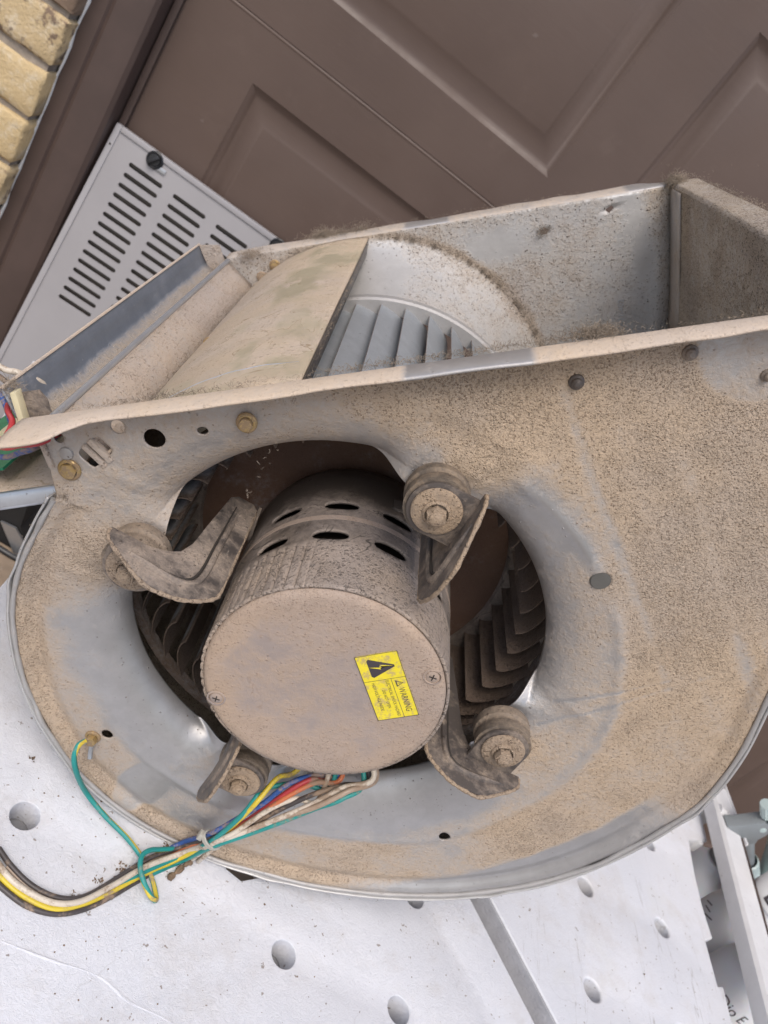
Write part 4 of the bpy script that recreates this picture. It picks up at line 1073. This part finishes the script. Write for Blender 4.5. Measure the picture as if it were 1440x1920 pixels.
# ================================================================== wires
WIRES = {
  'yellow': [(0.1755,0.3720,-0.4005),(0.1644,0.3620,-0.4076),(0.1598,0.3500,-0.4167),(0.1582,0.3450,-0.4263),(0.1571,0.3450,-0.4542),(0.1544,0.3460,-0.4780),(0.1459,0.3480,-0.5160),(0.1263,0.3275,-0.5180),(0.1087,0.3060,-0.5190),(0.0952,0.2921,-0.5190),(0.0806,0.2828,-0.5190),(0.0625,0.2821,-0.5190),(0.0460,0.2857,-0.5190),(0.0270,0.2938,-0.5190)],
  'blue': [(0.2004,0.3720,-0.3836),(0.1850,0.3660,-0.3927),(0.1706,0.3560,-0.4015),(0.1643,0.3500,-0.4242),(0.1567,0.3470,-0.4468),(0.1499,0.3460,-0.4704),(0.1438,0.3579,-0.5100),(0.1283,0.3450,-0.5140),(0.1143,0.3287,-0.5160),(0.1002,0.3063,-0.5180),(0.0839,0.2907,-0.5180),(0.0631,0.2874,-0.5180),(0.0456,0.2925,-0.5180),(0.0294,0.3021,-0.5180)],
  'orange': [(0.2012,0.3680,-0.3840),(0.1862,0.3600,-0.3929),(0.1754,0.3530,-0.4081),(0.1695,0.3490,-0.4253),(0.1628,0.3460,-0.4495),(0.1541,0.3490,-0.4789),(0.1443,0.3525,-0.5160),(0.1235,0.3305,-0.5190),(0.1045,0.3077,-0.5200)],
  'red': [(0.1953,0.3700,-0.3891),(0.1822,0.3610,-0.3937),(0.1744,0.3550,-0.4037),(0.1692,0.3520,-0.4261),(0.1631,0.3490,-0.4514),(0.1533,0.3500,-0.4790)],
  'teal': [(0.1981,0.3640,-0.3918),(0.1787,0.3620,-0.4024),(0.1592,0.3560,-0.4182),(0.1571,0.3490,-0.4203),(0.1563,0.3440,-0.4371),(0.1531,0.3430,-0.4730),(0.1474,0.3505,-0.5120),(0.1266,0.3295,-0.5160),(0.1119,0.3129,-0.5190),(0.0974,0.2969,-0.5200)],
  'white': [(0.2159,0.3660,-0.3657),(0.1999,0.3540,-0.3789),(0.1892,0.3480,-0.4009),(0.1780,0.3450,-0.4236),(0.1648,0.3430,-0.4515),(0.1545,0.3430,-0.4748),(0.1464,0.3503,-0.5100),(0.1250,0.3311,-0.5140),(0.1093,0.3110,-0.5160),(0.0939,0.2931,-0.5170),(0.0786,0.2853,-0.5170),(0.0602,0.2849,-0.5170),(0.0434,0.2891,-0.5170),(0.0250,0.2994,-0.5170)],
  'cream': [(0.1942,0.3560,-0.3974),(0.1800,0.3530,-0.4084),(0.1696,0.3480,-0.4250),(0.1609,0.3420,-0.4517),(0.1544,0.3420,-0.4748),(0.1560,0.3515,-0.5120)],
  'aqua': [(0.2047,0.3520,-0.3856),(0.1938,0.3480,-0.4013),(0.1823,0.3450,-0.4235),(0.1706,0.3430,-0.4465),(0.1564,0.3420,-0.4761),(0.1505,0.3504,-0.5180),(0.1320,0.3316,-0.5200)],
  'black': [(0.2166,0.3700,-0.3739),(0.2013,0.3590,-0.3821),(0.1867,0.3530,-0.3984),(0.1762,0.3500,-0.4225),(0.1655,0.3480,-0.4551),(0.1526,0.3470,-0.4752),(0.1454,0.3562,-0.5120),(0.1262,0.3392,-0.5140),(0.1108,0.3182,-0.5170),(0.0959,0.2983,-0.5180),(0.0805,0.2900,-0.5180),(0.0618,0.2898,-0.5180),(0.0440,0.2956,-0.5180),(0.0309,0.3028,-0.5180)],
  'grey': [(0.2208,0.3720,-0.3705),(0.2027,0.3510,-0.3760),(0.1918,0.3460,-0.3976),(0.1805,0.3460,-0.4209),(0.1681,0.3450,-0.4506),(0.1545,0.3460,-0.4764),(0.1476,0.3559,-0.5160),(0.1249,0.3365,-0.5180),(0.1102,0.3169,-0.5190),(0.0949,0.2981,-0.5200),(0.0799,0.2892,-0.5200),(0.0613,0.2887,-0.5200),(0.0412,0.2953,-0.5200)],
  'outer_black': [(0.1559,0.3480,-0.4818),(0.1467,0.3500,-0.5190),(0.1262,0.3248,-0.5200),(0.1102,0.3037,-0.5200),(0.0968,0.2895,-0.5200),(0.0821,0.2807,-0.5200),(0.0649,0.2782,-0.5200),(0.0488,0.2812,-0.5200),(0.0313,0.2869,-0.5200)],
  'stub': [(0.1608,0.3470,-0.4788),(0.1586,0.3450,-0.4881),(0.1624,0.3556,-0.5180)],
  'ground': [(0.0415,0.3550,-0.4552),(0.0389,0.3500,-0.4557),(0.0408,0.3460,-0.4629),(0.0486,0.3460,-0.4763),(0.0638,0.3555,-0.5040),(0.0839,0.3515,-0.5120),(0.1045,0.3452,-0.5140),(0.1197,0.3385,-0.5160),(0.1257,0.3357,-0.5190),(0.1345,0.3286,-0.5200),(0.1417,0.3171,-0.5190),(0.1374,0.3131,-0.5140),(0.1270,0.3175,-0.5090),(0.1200,0.3254,-0.5070),(0.1185,0.3335,-0.5070),(0.1228,0.3403,-0.5080),(0.1309,0.3470,-0.5120),(0.1432,0.3556,-0.5160)],
}
R0 = .00182
bundle = thing('wire_bundle', 'tied bundle of coloured motor wires running from motor onto the bench', 'wires', (.15, .346, TOP))
UO = (.15, .346, TOP)
WM = dict(yellow='w_yellow', blue='w_blue', orange='w_orange', red='w_red', teal='w_teal', white='w_white', cream='w_white', aqua='w_teal', black='w_black', grey='w_brown', outer_black='w_black', stub='w_white')
for k, pts in WIRES.items():
    if k == 'ground': continue
    if k == 'blue': pts = pts[:7]+[(.1300, .3435, -.5190), (.1150, .3220, -.5198), (.1040, .3060, -.5200)]
    m = MB(UO); pts = {'aqua': [(.178, .395, -.352), (.213, .366, -.374)], 'stub': [], 'outer_black': []}.get(k, [(.178, .395, -.352)])+list(pts)
    P = [(x, y, max(z+EYE, TOP+R0*.9)) for x, y, z in pts]
    m.tube(P, R0*(1.12 if k in ('white', 'grey') else 1), 10, 8)
    o = m.build('wire', M[WM[k]], bundle, 60)
    o['label'] = {'yellow': 'yellow wire', 'blue': 'blue wire', 'orange': 'orange wire', 'red': 'red wire', 'teal': 'green wire', 'white': 'white wire', 'cream': 'cream wire', 'aqua': 'turquoise wire', 'black': 'black wire', 'grey': 'dust coated wire', 'outer_black': 'black outer wire', 'stub': 'short cut white wire end'}[k]
m = MB(UO)
c = np.array((.1537, .3455, -.4755+EYE)); ax = np.array((-.29, .12, -.95)); ax /= np.linalg.norm(ax)
s1 = np.cross(ax, (0, 1, 0)); s1 /= np.linalg.norm(s1); s2 = np.cross(ax, s1)
ring = [c+.0078*math.cos(t)*s1+.0052*math.sin(t)*s2 for t in np.linspace(0, 2*math.pi, 28)]
for dx in (-.0009, .0009): m.tube([p+ax*dx for p in ring], .0010, 6, 1)
m.box((c[0]-.0105, c[1]-.0030, c[2]-.003), (c[0]-.0066, c[1]+.0022, c[2]+.003), .0006)
m.build('cable_tie', M['tie'], bundle, 60)
gw = thing('ground_wire', 'green and yellow ground wire looped round the wire bundle', 'wire', (.0415, .355, EYE-.455))
GO = (.0415, .355, EYE-.455)
P = [(x, y, max(z+EYE, TOP+R0)) for x, y, z in WIRES['ground']]
m = MB(GO); m.tube(P, R0, 10, 9); core = m.build('insulation', M['w_teal'], gw, 60)
CP = catmull(np.array(P), 9); n = len(CP)            # yellow stripe laid along the green insulation
Tt = np.gradient(CP, axis=0); Tt /= np.linalg.norm(Tt, axis=1)[:, None]
up = np.array((0, 0, 1.)); vs = []; fs = []
for i in range(n):
    s = np.cross(Tt[i], up); s /= np.linalg.norm(s)+1e-9; b = np.cross(s, Tt[i])
    tw = 1.9+3.0*float(sst(.55, .75, i/n))+.9*math.sin(i*.05)
    for a in np.linspace(-.75, .75, 5):
        vs.append(CP[i]+(R0+.00010)*(math.cos(tw+a)*s+math.sin(tw+a)*b))
fs = [(i*5+k, i*5+k+1, i*5+6+k, i*5+5+k) for i in range(n-1) for k in range(4)]
m = MB(GO); m.add(vs, fs); m.build('yellow_stripe', M['w_yellow'], core, 60)

bwire = thing('board_wires', 'loose red, blue and cream wires from the circuit board', 'wires', (-.11, .37, EYE-.29))
QO = (-.11, .37, EYE-.29)
for col, r, pts in (('w_white', .0019, [(-.20, .42, -.285), (-.150, .41, -.271), (-.1158, .40, -.2649), (-.1072, .40, -.2620), (-.0979, .402, -.2609), (-.092, .41, -.266)]),
                    ('w_red', .0017, [(-.0900, .385, -.2780), (-.0960, .382, -.2715), (-.0985, .380, -.2700), (-.0955, .374, -.2695), (-.0905, .370, -.2709), (-.0880, .362, -.2732), (-.0895, .360, -.2781), (-.105, .362, -.290)]),
                    ('w_red', .0017, [(-.150, .365, -.298), (-.110, .364, -.2905), (-.0880, .362, -.2835), (-.0800, .361, -.2755), (-.0712, .362, -.2672), (-.066, .375, -.262)]),
                    ('w_blue', .0017, [(-.150, .375, -.308), (-.110, .372, -.3020), (-.0879, .370, -.2957), (-.0800, .370, -.2865), (-.0749, .371, -.2799), (-.070, .385, -.275)]),
                    ('w_blue', .0015, [(-.16, .42, -.292), (-.128, .41, -.282), (-.110, .40, -.281), (-.098, .39, -.284), (-.092, .388, -.290)]),
                    ('w_black', .0016, [(-.17, .41, -.276), (-.130, .402, -.2715), (-.1085, .398, -.2700), (-.098, .395, -.272)])):
    m = MB(QO); m.tube([(x, y, z+EYE) for x, y, z in pts], r, 8, 8); m.build('wire', M[col], bwire, 60)
m = MB((-.2, .92, SH)); m.tube([(-.45, .905, SH+.004), (-.25, .902, SH+.004), (-.155, .890, SH+.0045), (-.118, .888, SH+.004), (-.05, .87, SH+.004), (.05, .80, SH+.004)], .0045, 10, 8)
o = m.build('black_cable', M['knob'], None, 60, loc=(-.2, .92, SH)); tag(o, 'black cable lying on the dusty shelf below the bench', 'cable')
# sheet metal duct end with a black lining
dk = thing('duct_boot', 'short sheet metal duct lined in black below the control tray', 'duct', (-.17, .98, SH))
KO = (-.17, .98, SH)
m = MB(KO)
pl = [(-.30, -.775), (-.155, -.775), (-.150, -.815), (-.131, -.836), (-.128, -.858), (-.30, -.858)]
m.prism(pl, lambda a, b, h: (a, h, b+EYE), .905, 1.05); m.build('lining', M['gap'], dk)
m = MB(KO); m.prism([(-.1762, -.8185), (-.1541, -.8160), (-.1325, -.8345), (-.1290, -.8590), (-.1400, -.8590)], lambda a, b, h: (a, h, b+EYE), .899, .9025); m.build('flange', M['steel'], dk)

# ================================================================== rack with bottles at the right
rack = thing('bottle_rack', 'white painted rail rack beside the bench holding milky bottles', 'rack', (1.0, .65, 0))
RO = (1.0, .65, 0)
RS = EYE-.80
def lx(y): return .7895+.139*(y-.46)
m = MB(RO)
prof = [(.0, -.022), (.0, -.004), (.0035, 0), (.034, 0), (.0375, -.003), (.0375, -.022)]
ys = [.25, .79]; 
vs = []
for y in ys:
    for a, b in prof: vs.append((lx(y)+.006+a, y, EYE-.488+b))
m.add(vs, [(i, (i+1) % 6, 6+(i+1) % 6, 6+i) for i in range(6)]+[tuple(range(6))[::-1], tuple(range(6, 12))])
m.build('rail', M['rail'], rack, 30)
m = MB(RO); m.tube([(lx(y)+.0462, y, EYE-.4905) for y in np.linspace(.26, .785, 22)], .0016, 6, 1, rfun=lambda t: 1+.25*math.sin(t*70)); m.build('rail_edge', M['trim'], rack, 60)
m = MB(RO); m.box((lx(.79)+.036, .70, EYE-.505), (lx(.79)+.0395, .815, EYE-.4865), .0012); m.build('rail_plate', M['rail'], rack)
for x, y in ((.80, .27), (.835, .755), (1.35, .27), (1.35, .95)):
    m = MB(RO); m.box((x, y, 0), (x+.03, y+.03, EYE-.511 if x < 1 else EYE-.75), .003); m.build('post', M['rail'], rack)
m = MB(RO); m.box((.80, .30, RS-.018), (1.38, .98, RS), .002); m.build('shelf_board', M['ply'], rack)
m = MB(RO); m.tube([(.838, .742, EYE-.493), (.872, .738, EYE-.500), (.905, .730, EYE-.520), (.93, .728, EYE-.545)], .0095, 14, 6); m.build('bent_arm', M['rail'], rack, 60)
m = MB(RO); m.box((.800, .700, EYE-.545), (.832, .716, EYE-.524), .003); m.build('bench_stop', M['rail'], rack)

def bottle(label, x, y, prof, mat, capprof=None, capm=None, neckname='cap', sq=1):
    t = thing('plastic_bottle', label, 'bottle', (x, y, RS), 'milky bottles on the rack')
    m = MB(); f = (lambda a, b, c: (a, b*sq, c))
    m.lathe(prof, 48, f); t0 = m.build('bottle_body', M[mat], t, 50)
    if capprof:
        m = MB(); m.lathe(capprof, 40, f); cpo = m.build(neckname, M[capm], t, 40); return t, t0, cpo
    return t, t0, None
bottle('milky round shouldered bottle standing farthest back behind the rail', .957, .770, [(0, .002), (.036, .002), (.041, .008), (.042, .150), (.040, .176), (.033, .197), (.022, .208), (.0165, .212), (.0165, .226), (.0, .226)], 'jug', [(.019, .213), (.0195, .232), (.018, .236), (0, .236)], 'greyp')
tB, jB, cB = bottle('tall milky bottle whose white cap carries a black framed label', .893, .628, [(0, .002), (.040, .002), (.044, .008), (.045, .243), (.043, .256), (.037, .268), (.031, .275), (.0285, .279), (.0285, .29), (0, .29)], 'jug', [(.030, .281), (.0305, .306), (.033, .307), (.033, .342), (.031, .345), (0, .345)], 'cap')
m = MB()
for (r, a0, a1, z0, z1, mt) in ((.0333, -112, -62, .314, .3395, 'ink'),):
    N = 10; vs = []
    for i in range(N+1):
        a = math.radians(a0+(a1-a0)*i/N-90+90)
        for z in (z0, z1): vs.append((r*math.cos(a-.9), r*math.sin(a-.9), z))
    m.add(vs, [(2*i, 2*i+2, 2*i+3, 2*i+1) for i in range(N)])
m.build('cap_label', M['ink'], cB, 60)
m = MB(); vs = []
for i in range(9):
    a = math.radians(-106+38*i/8)
    for z in (.3175, .336): vs.append((.0335*math.cos(a-.9), .0335*math.sin(a-.9), z))
m.add(vs, [(2*i, 2*i+2, 2*i+3, 2*i+1) for i in range(8)]); m.build('cap_label_field', M['greyp'], cB, 60)
tC, jC, _ = bottle('white bottle with black handwriting in the gap between bench and white rail', .866, .545, [(0, .002), (.036, .002), (.040, .008), (.041, .250), (.038, .268), (.028, .280), (.018, .286), (.018, .295), (0, .295)], 'jug', [(.0205, .287), (.0205, .305), (.019, .308), (0, .308)], 'cap')
tv, tf = text_mesh('Dio E', .020, 0)
vs = []
for a, b, c in tv:
    ang = math.radians(-146)+a*.8/.0413; vs.append((.0413*math.cos(ang), .0413*math.sin(ang), .229+b))
link('handwriting', mesh_of('handwriting', vs, tf, M['ink'], 0), jC)
for (zc, an, ln) in ((.243, 157, .006), (.240, 166, .004), (.236, 178, .006), (.196, -112, .010), (.204, -110, -.008)):
    m = MB(); a = math.radians(an)
    m.tube([(.0452*math.cos(a+t*.25), .0452*math.sin(a+t*.25), zc+ln*t) for t in np.linspace(0, 1, 6)], .0008, 5, 1); m.build('pen_mark', M['ink'], jB, 60)
bottle('short milky bottle farthest right of the rail beside the handwritten one', .985, .575, [(0, .002), (.036, .002), (.040, .008), (.041, .150), (.038, .176), (.028, .197), (.018, .204), (.018, .222), (0, .222)], 'jug', [(.0205, .206), (.0205, .228), (.019, .231), (0, .231)], 'cap')
cb = thing('carton', 'brown cardboard carton on the rack shelf under the spray bottle', 'carton', (1.13, .75, RS))
m = MB((1.13, .75, RS)); m.box((1.03, .66, RS), (1.27, .86, RS+.095), .002); m.build('carton_body', M['card'], cb)
m = MB((1.13, .75, RS)); m.box((1.03, .757, RS+.0955), (1.27, .763, RS+.0965)); m.build('flap_joint', M['dirt'], cb)
sp = thing('spray_bottle', 'tilted spray bottle with a grey head and a pale mint trigger', 'spray bottle', (1.08, .72, RS+.10))
SO = np.array((.911, .72, EYE-.515)); SA = np.array((.75, 0, -.66)); SA /= np.linalg.norm(SA); SP_ = np.array((.66, 0, .75)); SP_ /= np.linalg.norm(SP_)
SPO = (1.08, .72, RS+.10)
def sv(q, w, s): return tuple(SO+SA*s+SP_*q+np.array((0, 1, 0))*w)
m = MB(SPO); m.lathe([(.0130, .030), (.0150, .040), (.026, .055), (.034, .075), (.036, .10), (.036, .205), (.033, .212), (0, .212)], 40, sv); m.build('bottle_body', M['jug'], sp, 50)
m = MB(SPO); m.lathe([(.0140, .012), (.0165, .014), (.0175, .036), (.0155, .038), (0, .038)], 18, sv); m.build('collar', M['mint'], sp, 20)
m = MB(SPO); m.lathe([(0, -.034), (.0098, -.034), (.0105, -.030), (.0105, .014), (0, .014)], 28, sv); m.build('neck', M['greyp'], sp, 40)
m = MB(SPO)
head = [(-.026, -.0735), (-.014, -.0720), (.004, -.0730), (.020, -.0745), (.0285, -.068), (.0295, -.058), (.0235, -.0480), (.012, -.0400), (.0095, -.0330), (-.0095, -.0330), (-.0125, -.0440), (-.020, -.0540), (-.026, -.062)]
m.prism(head, lambda a, b, h: sv(a, h, b), -.0100, .0100, bevel=.0025); m.build('spray_head', M['greyp'], sp, 30)
m = MB(SPO); m.lathe([(0, .0104), (.0042, .0104), (.0046, .0098), (.0046, .0060)], 20, lambda x, y, z: sv(.0185+x, -z, -.0600+y)); m.build('pivot_pin', M['mint'], sp, 40)
m = MB(SPO)
tr = [(.026, -.0760), (.0350, -.0780), (.0410, -.060), (.0430, -.035), (.0410, -.008), (.0350, .020), (.0290, .044), (.0280, .062), (.0300, .074), (.0230, .077), (.0180, .066), (.0185, .048), (.0250, .020), (.0300, -.010), (.0310, -.036), (.0290, -.058)]
m.prism(tr, lambda a, b, h: sv(a, h, b), -.0125, .0125, bevel=.003); m.build('trigger', M['mint'], sp, 30)
m = MB(SPO)
pr = []
for k in range(24): pr.append((.0085 if k % 2 else .0092))
vs = []; 
for s in (-.0770, -.0990):
    for k in range(24): vs.append(sv(.026+pr[k]*math.cos(k*math.pi/12)*.9, pr[k]*math.sin(k*math.pi/12), s))
m.add(vs, [(k, (k+1) % 24, 24+(k+1) % 24, 24+k) for k in range(24)]+[tuple(range(24))[::-1], tuple(range(24, 48))]); m.build('nozzle', M['mint'], sp, 20)
